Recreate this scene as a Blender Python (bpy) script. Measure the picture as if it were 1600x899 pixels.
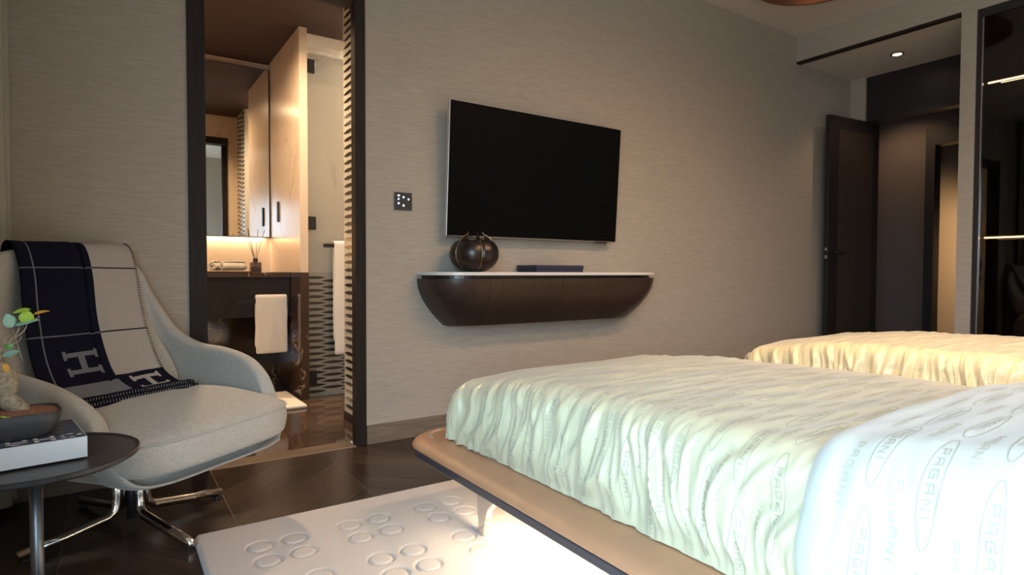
import bpy, bmesh, math, random
from mathutils import Vector, Matrix, noise
for o in list(bpy.data.objects): bpy.data.objects.remove(o)
scn = bpy.context.scene
COL = scn.collection
R = math.radians
PI = math.pi

# ------------------------------------------------------------------ camera, world, lights, exposure
cam_d = bpy.data.cameras.new('camera'); cam = bpy.data.objects.new('camera', cam_d); COL.objects.link(cam)
cam_d.sensor_width = 36.0; cam_d.lens = 36.0 * 936.0 / 1600.0; cam_d.clip_start = 0.02
yaw, pit, rol = R(33.93), R(-1.58), R(0.17)
fw = Vector((math.sin(yaw)*math.cos(pit), math.cos(yaw)*math.cos(pit), math.sin(pit)))
rt = Vector((math.cos(yaw), -math.sin(yaw), 0)); up = rt.cross(fw)
r2 = rt*math.cos(rol) + up*math.sin(rol); u2 = -rt*math.sin(rol) + up*math.cos(rol)
M = Matrix((r2, u2, -fw)).transposed().to_4x4(); M.translation = Vector((0, 0, 0.90))
cam.matrix_world = M
scn.camera = cam
scn.view_settings.view_transform = 'Standard'
scn.view_settings.look = 'None'
scn.view_settings.exposure = 1.0
scn.view_settings.gamma = 1.0
scn.view_settings.use_curve_mapping = False

W = bpy.data.worlds.new('sky'); scn.world = W; W.use_nodes = True
nt = W.node_tree; bg = nt.nodes['Background']
bg.inputs['Strength'].default_value = 9.0
tc = nt.nodes.new('ShaderNodeTexCoord'); sp = nt.nodes.new('ShaderNodeSeparateXYZ'); rp = nt.nodes.new('ShaderNodeValToRGB')
nt.links.new(tc.outputs['Generated'], sp.inputs[0]); nt.links.new(sp.outputs['Z'], rp.inputs[0]); nt.links.new(rp.outputs[0], bg.inputs['Color'])
rp.color_ramp.elements[0].position = 0.0; rp.color_ramp.elements[0].color = (0.30, 0.36, 0.40, 1)
rp.color_ramp.elements[1].position = 0.06; rp.color_ramp.elements[1].color = (0.55, 0.79, 1.0, 1)
e = rp.color_ramp.elements.new(1.0); e.color = (0.40, 0.62, 0.95, 1)

def area(name, loc, rot, sx, sy, power, color, portal=False, spread=180):
    l = bpy.data.lights.new(name, 'AREA'); l.shape = 'RECTANGLE'; l.size = sx; l.size_y = sy; l.energy = power; l.color = color
    l.spread = R(spread)
    if portal: l.cycles.is_portal = True
    o = bpy.data.objects.new(name, l); COL.objects.link(o); o.location = loc; o.rotation_euler = rot; return o
def spot(name, loc, target, power, color, angle=60, blend=0.6, size=0.04):
    l = bpy.data.lights.new(name, 'SPOT'); l.energy = power; l.color = color; l.spot_size = R(angle); l.spot_blend = blend; l.shadow_soft_size = size
    o = bpy.data.objects.new(name, l); COL.objects.link(o); o.location = loc
    o.rotation_euler = (Vector(target)-Vector(loc)).to_track_quat('-Z', 'Y').to_euler(); return o
WARM = (1.0, 0.66, 0.38); WARMY = (1.0, 0.74, 0.42)
# daylight through the window of the left wall (portal guides the sky sampling)
area('window_portal', (-0.56, -0.65, 1.125), (0, R(-90), 0), 2.05, 2.1, 1, (1, 1, 1), portal=True)
# strips under both beds
area('bed_strip_light', (1.05, 0.85, 0.235), (0, 0, 0), 0.05, 1.7, 9, (1.0, 0.78, 0.55))
area('bed_strip_light', (3.05, 0.85, 0.235), (0, 0, 0), 0.05, 1.9, 4, (1.0, 0.78, 0.55))
# added spot for the gold light on the far bed, then bedroom downlights
spot('room_spot', (0.95, 0.15, 2.90), (2.9, 1.15, 0.45), 220, (1.0, 0.60, 0.27), 40, 0.9)
for px_ in (2.0, 2.7, 3.4): spot('room_spot', (px_, 0.75, 2.90), (px_, 1.9, 0.0), 40, (1.0, 0.60, 0.36), 130, 1.0, 0.14)
spot('room_spot', (2.0, -0.9, 2.90), (1.6, 0.6, 0.0), 40, WARM, 110, 1.0)
spot('room_spot', (3.4, -0.6, 2.90), (3.4, 0.6, 0.0), 70, WARM, 110, 1.0)
spot('hall_spot', (5.458, 2.389, 2.70), (5.458, 2.389, 0), 10, WARM, 110, 0.7)
spot('corridor_spot', (6.45, 2.9, 2.75), (6.7, 3.0, 0), 16, WARM, 120, 0.7)  # added to brighten the otherwise unlit corridor wall
spot('corridor_spot', (7.7, 2.2, 1.4), (8.6, 3.3, 0.7), 45, WARM, 120, 0.7)  # added at mid-height to spread light over the far wall
# bathroom
spot('bath_spot', (0.52, 3.85, 2.54), (0.70, 4.2, 0), 75, (1.0, 0.70, 0.42), 150, 0.8)
spot('bath_spot', (1.86, 3.90, 2.54), (1.40, 4.2, 0.6), 60, (1.0, 0.78, 0.55), 150, 0.8)
area('mirror_strip_light', (0.62, 5.150, 1.165), (0, 0, 0), 0.85, 0.02, 1.6, (1.0, 0.70, 0.42))

# ------------------------------------------------------------------ materials
def newmat(name):
    m = bpy.data.materials.new(name); m.use_nodes = True; n = m.node_tree; return m, n, n.nodes['Principled BSDF']
def mat(name, col, rough=0.5, metal=0.0, spec=0.5, noise_amt=0.0, nscale=(20, 20, 20), bump=0.0, bscale=None, sheen=0, coat=0, emit=None, estr=0, alpha=None, trans=0, det=3, space='Object'):
    m, n, b = newmat(name)
    b.inputs['Base Color'].default_value = (*col, 1); b.inputs['Roughness'].default_value = rough; b.inputs['Metallic'].default_value = metal
    b.inputs['Specular IOR Level'].default_value = spec
    if sheen: b.inputs['Sheen Weight'].default_value = sheen; b.inputs['Sheen Roughness'].default_value = 0.5
    if coat: b.inputs['Coat Weight'].default_value = coat; b.inputs['Coat Roughness'].default_value = 0.08
    if trans: b.inputs['Transmission Weight'].default_value = trans
    if emit: b.inputs['Emission Color'].default_value = (*emit, 1); b.inputs['Emission Strength'].default_value = estr
    if noise_amt or bump:
        t = n.nodes.new('ShaderNodeTexCoord'); mp = n.nodes.new('ShaderNodeMapping'); mp.inputs['Scale'].default_value = nscale
        n.links.new(t.outputs[space], mp.inputs[0])
        nz = n.nodes.new('ShaderNodeTexNoise'); nz.inputs['Scale'].default_value = 1; nz.inputs['Detail'].default_value = det
        n.links.new(mp.outputs[0], nz.inputs[0])
        if noise_amt:
            r = n.nodes.new('ShaderNodeMapRange'); r.inputs[1].default_value = 0.3; r.inputs[2].default_value = 0.7
            r.inputs[3].default_value = 1-noise_amt; r.inputs[4].default_value = 1+noise_amt
            n.links.new(nz.outputs['Fac'], r.inputs[0])
            mx = n.nodes.new('ShaderNodeVectorMath'); mx.operation = 'SCALE'; mx.inputs[0].default_value = col
            n.links.new(r.outputs[0], mx.inputs['Scale']); n.links.new(mx.outputs[0], b.inputs['Base Color'])
        if bump:
            nb = nz
            if bscale:
                mp2 = n.nodes.new('ShaderNodeMapping'); mp2.inputs['Scale'].default_value = bscale; n.links.new(t.outputs[space], mp2.inputs[0])
                nb = n.nodes.new('ShaderNodeTexNoise'); nb.inputs['Scale'].default_value = 1; nb.inputs['Detail'].default_value = 2; n.links.new(mp2.outputs[0], nb.inputs[0])
            bp = n.nodes.new('ShaderNodeBump'); bp.inputs['Strength'].default_value = bump; bp.inputs['Distance'].default_value = 0.002
            n.links.new(nb.outputs['Fac'], bp.inputs['Height']); n.links.new(bp.outputs[0], b.inputs['Normal'])
    return m
def marble(name, base, vein, rough, vscale=1.6, vw=0.02, base2=None, vamt=1.0):
    m, n, b = newmat(name); b.inputs['Roughness'].default_value = rough
    t = n.nodes.new('ShaderNodeTexCoord')
    nz = n.nodes.new('ShaderNodeTexNoise'); nz.inputs['Scale'].default_value = vscale; nz.inputs['Detail'].default_value = 5; nz.inputs['Distortion'].default_value = 1.2
    n.links.new(t.outputs['Object'], nz.inputs[0])
    a = n.nodes.new('ShaderNodeMath'); a.operation = 'SUBTRACT'; a.inputs[1].default_value = 0.5; n.links.new(nz.outputs['Fac'], a.inputs[0])
    ab = n.nodes.new('ShaderNodeMath'); ab.operation = 'ABSOLUTE'; n.links.new(a.outputs[0], ab.inputs[0])
    r = n.nodes.new('ShaderNodeMapRange'); r.inputs[1].default_value = 0; r.inputs[2].default_value = vw; r.inputs[3].default_value = vamt; r.inputs[4].default_value = 0
    n.links.new(ab.outputs[0], r.inputs[0])
    n2 = n.nodes.new('ShaderNodeTexNoise'); n2.inputs['Scale'].default_value = 3.1; n2.inputs['Detail'].default_value = 4; n.links.new(t.outputs['Object'], n2.inputs[0])
    m2 = n.nodes.new('ShaderNodeMix'); m2.data_type = 'RGBA'; m2.inputs[6].default_value = (*base, 1); m2.inputs[7].default_value = (*(base2 or base), 1)
    n.links.new(n2.outputs['Fac'], m2.inputs[0])
    k = n.nodes.new('ShaderNodeMath'); k.operation = 'MULTIPLY'; n.links.new(r.outputs[0], k.inputs[0])
    rr = n.nodes.new('ShaderNodeMapRange'); rr.inputs[1].default_value = .45; rr.inputs[2].default_value = .65; n.links.new(n2.outputs['Fac'], rr.inputs[0]); n.links.new(rr.outputs[0], k.inputs[1])
    m3 = n.nodes.new('ShaderNodeMix'); m3.data_type = 'RGBA'; m3.inputs[7].default_value = (*vein, 1)
    n.links.new(m2.outputs[2], m3.inputs[6]); n.links.new(k.outputs[0], m3.inputs[0]); n.links.new(m3.outputs[2], b.inputs['Base Color'])
    return m
def weave(name, col, rough=0.9, amt=0.12, scale=900, bump=0.25, sheen=0.2, col2=None, big=0.0):
    # cloth: two crossed fine thread directions
    m, n, b = newmat(name); b.inputs['Roughness'].default_value = rough; b.inputs['Sheen Weight'].default_value = sheen; b.inputs['Specular IOR Level'].default_value = 0.2
    t = n.nodes.new('ShaderNodeTexCoord'); outs = []
    for sc in ((scale*.12, scale*.12, scale), (scale, scale, scale*.12)):
        mp = n.nodes.new('ShaderNodeMapping'); mp.inputs['Scale'].default_value = sc; n.links.new(t.outputs['Object'], mp.inputs[0])
        nz = n.nodes.new('ShaderNodeTexNoise'); nz.inputs['Scale'].default_value = 1; nz.inputs['Detail'].default_value = 2; n.links.new(mp.outputs[0], nz.inputs[0]); outs.append(nz.outputs['Fac'])
    ad = n.nodes.new('ShaderNodeMath'); ad.operation = 'ADD'; n.links.new(outs[0], ad.inputs[0]); n.links.new(outs[1], ad.inputs[1])
    r = n.nodes.new('ShaderNodeMapRange'); r.inputs[1].default_value = 0.7; r.inputs[2].default_value = 1.3; r.inputs[3].default_value = 1-amt; r.inputs[4].default_value = 1+amt
    n.links.new(ad.outputs[0], r.inputs[0])
    mx = n.nodes.new('ShaderNodeVectorMath'); mx.operation = 'SCALE'; mx.inputs[0].default_value = col; n.links.new(r.outputs[0], mx.inputs['Scale']); n.links.new(mx.outputs[0], b.inputs['Base Color'])
    bp = n.nodes.new('ShaderNodeBump'); bp.inputs['Strength'].default_value = bump; bp.inputs['Distance'].default_value = 0.001; n.links.new(ad.outputs[0], bp.inputs['Height']); n.links.new(bp.outputs[0], b.inputs['Normal'])
    return m
def wood(name, c1, c2, rough, scale, bump=0.3, spec=0.5, coat=0):
    m, n, b = newmat(name); b.inputs['Roughness'].default_value = rough; b.inputs['Specular IOR Level'].default_value = spec
    if coat: b.inputs['Coat Weight'].default_value = coat; b.inputs['Coat Roughness'].default_value = 0.2
    t = n.nodes.new('ShaderNodeTexCoord'); mp = n.nodes.new('ShaderNodeMapping'); mp.inputs['Scale'].default_value = scale; n.links.new(t.outputs['Object'], mp.inputs[0])
    nz = n.nodes.new('ShaderNodeTexNoise'); nz.inputs['Scale'].default_value = 1; nz.inputs['Detail'].default_value = 4; nz.inputs['Distortion'].default_value = 0.4; n.links.new(mp.outputs[0], nz.inputs[0])
    oi = n.nodes.new('ShaderNodeObjectInfo')
    rp = n.nodes.new('ShaderNodeMapRange'); rp.inputs[1].default_value = 0.3; rp.inputs[2].default_value = 0.7; n.links.new(nz.outputs['Fac'], rp.inputs[0])
    mx = n.nodes.new('ShaderNodeMix'); mx.data_type = 'RGBA'; mx.inputs[6].default_value = (*c1, 1); mx.inputs[7].default_value = (*c2, 1); n.links.new(rp.outputs[0], mx.inputs[0])
    rv = n.nodes.new('ShaderNodeMapRange'); rv.inputs[3].default_value = 0.75; rv.inputs[4].default_value = 1.3; n.links.new(oi.outputs['Random'], rv.inputs[0])
    sc = n.nodes.new('ShaderNodeVectorMath'); sc.operation = 'SCALE'; n.links.new(mx.outputs[2], sc.inputs[0]); n.links.new(rv.outputs[0], sc.inputs['Scale']); n.links.new(sc.outputs[0], b.inputs['Base Color'])
    bp = n.nodes.new('ShaderNodeBump'); bp.inputs['Strength'].default_value = bump; bp.inputs['Distance'].default_value = 0.001; n.links.new(nz.outputs['Fac'], bp.inputs['Height']); n.links.new(bp.outputs[0], b.inputs['Normal'])
    return m
MT = {}
# grasscloth: strong horizontal threads
def grass(name, col):
    m, n, b = newmat(name); b.inputs['Roughness'].default_value = 0.8; b.inputs['Specular IOR Level'].default_value = 0.25
    t = n.nodes.new('ShaderNodeTexCoord'); mp = n.nodes.new('ShaderNodeMapping'); mp.inputs['Scale'].default_value = (14, 14, 420); n.links.new(t.outputs['Object'], mp.inputs[0])
    nz = n.nodes.new('ShaderNodeTexNoise'); nz.inputs['Scale'].default_value = 1; nz.inputs['Detail'].default_value = 4; n.links.new(mp.outputs[0], nz.inputs[0])
    r = n.nodes.new('ShaderNodeMapRange'); r.inputs[1].default_value = 0.3; r.inputs[2].default_value = 0.7; r.inputs[3].default_value = 0.86; r.inputs[4].default_value = 1.12; n.links.new(nz.outputs['Fac'], r.inputs[0])
    mx = n.nodes.new('ShaderNodeVectorMath'); mx.operation = 'SCALE'; mx.inputs[0].default_value = col; n.links.new(r.outputs[0], mx.inputs['Scale']); n.links.new(mx.outputs[0], b.inputs['Base Color'])
    bp = n.nodes.new('ShaderNodeBump'); bp.inputs['Strength'].default_value = 0.35; bp.inputs['Distance'].default_value = 0.001; n.links.new(nz.outputs['Fac'], bp.inputs['Height']); n.links.new(bp.outputs[0], b.inputs['Normal'])
    return m
MT['paper'] = grass('grasscloth', (0.405, 0.356, 0.290))
MT['ceil'] = mat('ceiling_paint', (0.62, 0.57, 0.50), 0.9)
MT['dark'] = mat('dark_lacquer', (0.018, 0.014, 0.014), 0.45, noise_amt=0.2, nscale=(3, 3, 60))
MT['espresso'] = wood('espresso_veneer', (0.008, 0.006, 0.006), (0.018, 0.013, 0.012), 0.4, (90, 90, 5), 0.3, 0.3)
MT['darkwood'] = wood('dark_stained_oak', (0.030, 0.022, 0.018), (0.055, 0.040, 0.032), 0.45, (8, 8, 90))
MT['casing'] = wood('casing_oak', (0.018, 0.013, 0.011), (0.030, 0.022, 0.018), 0.5, (90, 90, 5), 0.3, 0.2)
MT['base'] = wood('baseboard_oak', (0.12, 0.088, 0.062), (0.20, 0.150, 0.105), 0.5, (6, 6, 110))
MT['plank'] = wood('black_oak_plank', (0.020, 0.013, 0.010), (0.055, 0.036, 0.026), 0.25, (7, 70, 7), 0.5)
MT['subfloor'] = mat('pale_joint', (0.30, 0.23, 0.17), 0.4)  # pale tone stands in for the highlights along the plank joints
MT['console'] = wood('console_veneer', (0.030, 0.018, 0.013), (0.060, 0.036, 0.026), 0.33, (130, 130, 5), 0.25)
MT['whitestone'] = mat('white_stone', (0.72, 0.68, 0.64), 0.3)
MT['screen'] = mat('screen_glass', (0.004, 0.004, 0.004), 0.4, spec=0.06)
MT['silver'] = mat('silver_metal', (0.75, 0.76, 0.78), 0.3, 1.0)
MT['blackmetal'] = mat('black_metal', (0.03, 0.03, 0.033), 0.35, 0.6)
MT['plastic'] = mat('black_plastic', (0.02, 0.02, 0.022), 0.4)
MT['switch'] = mat('switch_glass', (0.06, 0.055, 0.055), 0.25)
MT['icon'] = mat('switch_icon', (0.6, 0.8, 1), 0.5, emit=(0.55, 0.75, 1.0), estr=2.5)
MT['bronze'] = mat('dark_bronze', (0.065, 0.055, 0.05), 0.32, 0.85, noise_amt=0.25, nscale=(30, 30, 30), bump=0.15)
MT['brass'] = mat('brass_edge', (0.45, 0.33, 0.2), 0.3, 1.0)
MT['navybox'] = mat('navy_leather', (0.022, 0.024, 0.05), 0.55, bump=0.2, nscale=(400, 400, 400))
MT['leather'] = mat('tan_leather', (0.50, 0.262, 0.135), 0.42, noise_amt=0.05, nscale=(14, 14, 14), bump=0.25, bscale=(380, 380, 380))
MT['piping'] = mat('cream_thread', (0.66, 0.52, 0.38), 0.7)
MT['chrome'] = mat('polished_metal', (0.78, 0.76, 0.73), 0.10, 1.0)
MT['greymetal'] = mat('grey_metal', (0.20, 0.21, 0.22), 0.35, 0.9)
MT['tabletop'] = mat('patinated_tabletop', (0.05, 0.045, 0.045), 0.35, 0.4, noise_amt=0.3, nscale=(25, 25, 25))
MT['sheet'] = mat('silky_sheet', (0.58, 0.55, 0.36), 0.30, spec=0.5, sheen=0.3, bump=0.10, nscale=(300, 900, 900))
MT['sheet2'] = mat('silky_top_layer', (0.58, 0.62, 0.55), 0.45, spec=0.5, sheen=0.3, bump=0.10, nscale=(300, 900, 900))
MT['print'] = mat('grey_print', (0.40, 0.405, 0.31), 0.7)
MT['printf'] = mat('faint_print', (0.50, 0.485, 0.35), 0.7)
MT['fabric'] = weave('chair_fabric', (0.44, 0.43, 0.39), 0.9, 0.16, 520, 0.5, 0.3)
MT['navy'] = mat('navy_wool', (0.008, 0.009, 0.020), 0.98, spec=0.1, sheen=0.0, noise_amt=0.15, nscale=(500, 500, 500), bump=0.4)
MT['greywool'] = mat('light_grey_wool', (0.40, 0.38, 0.35), 0.95, sheen=0.2, noise_amt=0.12, nscale=(500, 500, 500), bump=0.4)
MT['midwool'] = mat('blue_grey_wool', (0.14, 0.16, 0.19), 0.95, sheen=0.2, noise_amt=0.12, nscale=(500, 500, 500), bump=0.4)
MT['rug'] = mat('cream_wool_pile', (0.57, 0.52, 0.47), 1.0, sheen=0.3, noise_amt=0.06, nscale=(220, 220, 220), bump=0.9, bscale=(450, 450, 450))
MT['towel'] = mat('white_towelling', (0.78, 0.74, 0.68), 1.0, sheen=0.3, bump=1.0, nscale=(500, 500, 500))
MT['mat'] = mat('white_bath_mat', (0.80, 0.76, 0.68), 1.0, bump=1.0, nscale=(250, 250, 250))
MT['mirror'] = mat('mirror_glass', (0.82, 0.80, 0.77), 0.01, 1.0)
MT['beige'] = marble('beige_marble', (0.66, 0.54, 0.42), (0.42, 0.32, 0.24), 0.22, 1.1, 0.012, (0.70, 0.58, 0.46), 0.7)
MT['whitemarble'] = marble('white_marble', (0.68, 0.64, 0.56), (0.45, 0.40, 0.34), 0.5, 1.2, 0.012, (0.72, 0.68, 0.60), 0.6)
MT['darkmarble'] = marble('dark_marble', (0.030, 0.018, 0.013), (0.60, 0.42, 0.30), 0.08, 3.4, 0.011, (0.075, 0.045, 0.032), 0.9)
MT['floormarble'] = marble('dark_floor_marble', (0.060, 0.038, 0.027), (0.22, 0.15, 0.11), 0.07, 2.0, 0.05, (0.11, 0.072, 0.052), 0.5)
MT['brownceil'] = mat('brown_ceiling', (0.045, 0.022, 0.019), 0.7)
MT['patternbase'] = mat('pale_tile', (0.55, 0.53, 0.45), 0.35)
MT['lens'] = mat('dark_tile_inlay', (0.035, 0.026, 0.020), 0.2)
MT['glass'] = mat('clear_glass', (0.99, 1.0, 0.995), 0.0, trans=1.0)
MT['smoke'] = mat('smoked_glass', (0.22, 0.15, 0.14), 0.03, trans=0.85)
MT['darkglass'] = mat('dark_glass', (0.30, 0.28, 0.28), 0.0, trans=1.0)
MT['darkbrown'] = mat('dark_brown_panel', (0.10, 0.075, 0.065), 0.7, noise_amt=0.1, nscale=(8, 8, 90))
MT['lit'] = mat('beige_panel', (0.50, 0.40, 0.28), 0.7)
MT['curtain'] = mat('curtain_cloth', (0.36, 0.34, 0.28), 0.9, noise_amt=0.06, nscale=(200, 200, 20))
MT['soil'] = mat('brown_granules', (0.22, 0.10, 0.055), 0.9, noise_amt=0.5, nscale=(260, 260, 260), bump=1.0)
MT['pot'] = mat('charcoal_pot', (0.035, 0.035, 0.037), 0.42)
MT['bark'] = mat('ficus_bark', (0.30, 0.25, 0.17), 0.85, noise_amt=0.4, nscale=(120, 120, 120), bump=0.8)
MT['twig'] = mat('pale_twig', (0.36, 0.27, 0.20), 0.8)
MT['leaf'] = mat('green_leaf', (0.10, 0.30, 0.05), 0.35, noise_amt=0.25, nscale=(60, 60, 60))
MT['leafpale'] = mat('yellow_green_leaf', (0.34, 0.52, 0.05), 0.35)
MT['leafteal'] = mat('bluish_leaf', (0.25, 0.46, 0.36), 0.3)
MT['leaforange'] = mat('orange_leaf', (0.62, 0.30, 0.03), 0.5)
MT['bookedge'] = mat('white_book_board', (0.62, 0.63, 0.62), 0.5)
MT['cover'] = mat('book_cover_photo', (0.10, 0.12, 0.17), 0.3, noise_amt=0.6, nscale=(45, 70, 30), det=5)
MT['coverblue'] = mat('blue_photo_area', (0.05, 0.17, 0.42), 0.3, noise_amt=0.9, nscale=(80, 60, 30), det=5)
MT['whiteprint'] = mat('white_print', (0.8, 0.8, 0.8), 0.4)
MT['led'] = mat('led_strip', (1, .8, .5), 0.5, emit=(1.0, 0.62, 0.22), estr=9)
MT['ledcool'] = mat('lamp_lens', (1, 1, 1), 0.5, emit=(1.0, 0.85, 0.7), estr=14)
MT['copper'] = mat('copper_shade', (0.30, 0.13, 0.08), 0.35, 0.7)
MT['frost'] = mat('window_metal', (0.05, 0.05, 0.055), 0.4, 0.3)
# carbon fibre twill
def carbon():
    m, n, b = newmat('carbon_fibre'); b.inputs['Roughness'].default_value = 0.3; b.inputs['Coat Weight'].default_value = 0.6; b.inputs['Coat Roughness'].default_value = 0.05
    t = n.nodes.new('ShaderNodeTexCoord'); mp = n.nodes.new('ShaderNodeMapping'); mp.inputs['Rotation'].default_value = (R(35), 0, 0); n.links.new(t.outputs['Object'], mp.inputs[0])
    ck = n.nodes.new('ShaderNodeTexWave'); ck.bands_direction = 'Y'; ck.inputs['Scale'].default_value = 55; n.links.new(mp.outputs[0], ck.inputs[0])
    rp = n.nodes.new('ShaderNodeValToRGB'); rp.color_ramp.elements[0].color = (0.012, 0.012, 0.016, 1); rp.color_ramp.elements[1].color = (0.07, 0.07, 0.085, 1)
    n.links.new(ck.outputs['Fac'], rp.inputs[0]); n.links.new(rp.outputs[0], b.inputs['Base Color']); return m
MT['carbon'] = carbon()

# ------------------------------------------------------------------ mesh helpers
def link(name, me, parent=None, mats=()):
    o = bpy.data.objects.new(name, me); COL.objects.link(o)
    for m in mats: me.materials.append(m)
    if parent is not None: o.parent = parent
    return o
def wloc(p):
    v = Vector((0, 0, 0))
    while p is not None: v += p.location; p = p.parent
    return v
def part(name, bm, m, parent=None, smooth=False, local=False, kind=None, bevel=0, sub=0, auto=None):
    """link bm as ONE mesh; world coordinates are turned into the parent's unless local"""
    if parent is not None and not local:
        bmesh.ops.translate(bm, verts=bm.verts, vec=-wloc(parent))
    me = bpy.data.meshes.new(name); bm.normal_update(); bm.to_mesh(me); bm.free()
    ms = m if isinstance(m, (list, tuple)) else [m]
    o = link(name, me, parent, [MT[k] for k in ms])
    if smooth:
        for p in me.polygons: p.use_smooth = True
    if bevel:
        md = o.modifiers.new('b', 'BEVEL'); md.width = bevel; md.segments = 2; md.limit_method = 'ANGLE'
    if sub:
        md = o.modifiers.new('s', 'SUBSURF'); md.levels = sub; md.render_levels = sub
    if kind: o['kind'] = kind
    return o
def thing(name, label, cat, loc=(0, 0, 0), group=None, rz=0):
    o = bpy.data.objects.new(name, None); COL.objects.link(o); o.location = loc; o.rotation_euler = (0, 0, rz)
    o.empty_display_size = 0.05; tag(o, label, cat, group); return o
def tag(o, label, cat, group=None):
    o['label'] = label; o['category'] = cat
    if group: o['group'] = group
    return o
def struct(name, bm, m, **k):
    o = part(name, bm, m, **k); o['kind'] = 'structure'; return o
def NB(): return bmesh.new()
def box(bm, a, b, mi=0):
    x0, y0, z0 = a; x1, y1, z1 = b
    v = [bm.verts.new(p) for p in ((x0, y0, z0), (x1, y0, z0), (x1, y1, z0), (x0, y1, z0), (x0, y0, z1), (x1, y0, z1), (x1, y1, z1), (x0, y1, z1))]
    for f in ((0, 3, 2, 1), (4, 5, 6, 7), (0, 1, 5, 4), (1, 2, 6, 5), (2, 3, 7, 6), (3, 0, 4, 7)):
        bm.faces.new([v[i] for i in f]).material_index = mi
    return bm
def bx(a, b): return box(NB(), a, b)
def rbox(a, b, r, seg=3):
    bm = bx(a, b); bmesh.ops.bevel(bm, geom=list(bm.edges), offset=r, segments=seg, profile=0.5, affect='EDGES'); return bm
def prism(bm, poly, z0, z1, mi=0):
    lo = [bm.verts.new((x, y, z0)) for x, y in poly]; hi = [bm.verts.new((x, y, z1)) for x, y in poly]
    n = len(poly)
    bm.faces.new(hi).material_index = mi; bm.faces.new(lo[::-1]).material_index = mi
    for i in range(n): bm.faces.new((lo[i], lo[(i+1) % n], hi[(i+1) % n], hi[i])).material_index = mi
    return bm
def lathe(prof, seg=32, c=(0, 0, 0), bm=None):
    bm = bm or NB(); rings = []
    for r, z in prof:
        if r < 1e-6: rings.append([bm.verts.new((c[0], c[1], c[2]+z))])
        else: rings.append([bm.verts.new((c[0]+r*math.cos(2*PI*i/seg), c[1]+r*math.sin(2*PI*i/seg), c[2]+z)) for i in range(seg)])
    for a, b in zip(rings, rings[1:]):
        for i in range(seg):
            j = (i+1) % seg
            if len(a) == 1 and len(b) == 1: continue
            if len(a) == 1: bm.faces.new((a[0], b[j], b[i]))
            elif len(b) == 1: bm.faces.new((a[i], a[j], b[0]))
            else: bm.faces.new((a[i], a[j], b[j], b[i]))
    bmesh.ops.recalc_face_normals(bm, faces=bm.faces); return bm
def tube(pts, rad, seg=8, bm=None, cap=True, closed=False, sq=False, flat=(1, 1)):
    bm = bm or NB(); P = [Vector(p) for p in pts]; n = len(P); rings = []
    rads = rad if isinstance(rad, (list, tuple)) else [rad]*n
    prev = None
    for i, p in enumerate(P):
        if closed: d = P[(i+1) % n]-P[i-1]
        else: d = P[min(i+1, n-1)]-P[max(i-1, 0)]
        d.normalize()
        a = prev if prev is not None else (Vector((0, 0, 1)) if abs(d.z) < 0.9 else Vector((1, 0, 0)))
        a = (a-d*a.dot(d)); a.normalize(); b = d.cross(a); prev = a
        ring = []
        for k in range(seg):
            t = 2*PI*(k+0.5)/seg; c, s = math.cos(t), math.sin(t)
            if sq: m_ = (abs(c)**5+abs(s)**5)**(-1/5); c *= m_; s *= m_
            ring.append(bm.verts.new(p+(a*c*flat[0]+b*s*flat[1])*rads[i]))
        rings.append(ring)
    pairs = list(zip(rings, rings[1:]))
    if closed: pairs.append((rings[-1], rings[0]))
    for A, B in pairs:
        for k in range(seg):
            j = (k+1) % seg; bm.faces.new((A[k], A[j], B[j], B[k]))
    if cap and not closed:
        bm.faces.new(rings[0][::-1]); bm.faces.new(rings[-1])
    bmesh.ops.recalc_face_normals(bm, faces=bm.faces); return bm
def crom(pts, n=8, closed=False):
    P = [Vector(p) for p in pts]; out = []; N = len(P)
    rng = range(N if closed else N-1)
    for i in rng:
        p0 = P[(i-1) % N] if closed or i > 0 else P[0]; p1 = P[i]; p2 = P[(i+1) % N]; p3 = P[(i+2) % N] if closed or i+2 < N else P[-1]
        for k in range(n):
            t = k/n; out.append(0.5*((2*p1)+(p2-p0)*t+(2*p0-5*p1+4*p2-p3)*t*t+(3*p1-p0-3*p2+p3)*t**3))
    if not closed: out.append(P[-1])
    return out
def grid(fn, us, vs, bm=None, mfn=None, flip=False):
    bm = bm or NB(); V = [[bm.verts.new(fn(u, v)) for v in vs] for u in us]
    for i in range(len(us)-1):
        for j in range(len(vs)-1):
            q = (V[i][j], V[i+1][j], V[i+1][j+1], V[i][j+1])
            f = bm.faces.new(q[::-1] if flip else q)
            if mfn: f.material_index = mfn((us[i]+us[i+1])/2, (vs[j]+vs[j+1])/2)
    return bm
def lin(a, b, n): return [a+(b-a)*i/n for i in range(n+1)]
def ss(a, b, x):
    t = max(0, min(1, (x-a)/(b-a))); return t*t*(3-2*t)
def nz(x, y, z=0): return noise.noise(Vector((x, y, z)))
def copy_tree(o, parent=None):
    c = o.copy(); COL.objects.link(c); c.parent = parent
    for ch in list(o.children): copy_tree(ch, c)
    return c

# ------------------------------------------------------------------ the room shell
XL, XR, YB, YF, ZC = -0.50, 4.96, -1.80, 2.973, 2.93
T = 0.12
floor = struct('floor', box(NB(), (XL-T, YB-T, -0.08), (9.2, YF+0.0, -0.0012)), 'subfloor')
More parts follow.
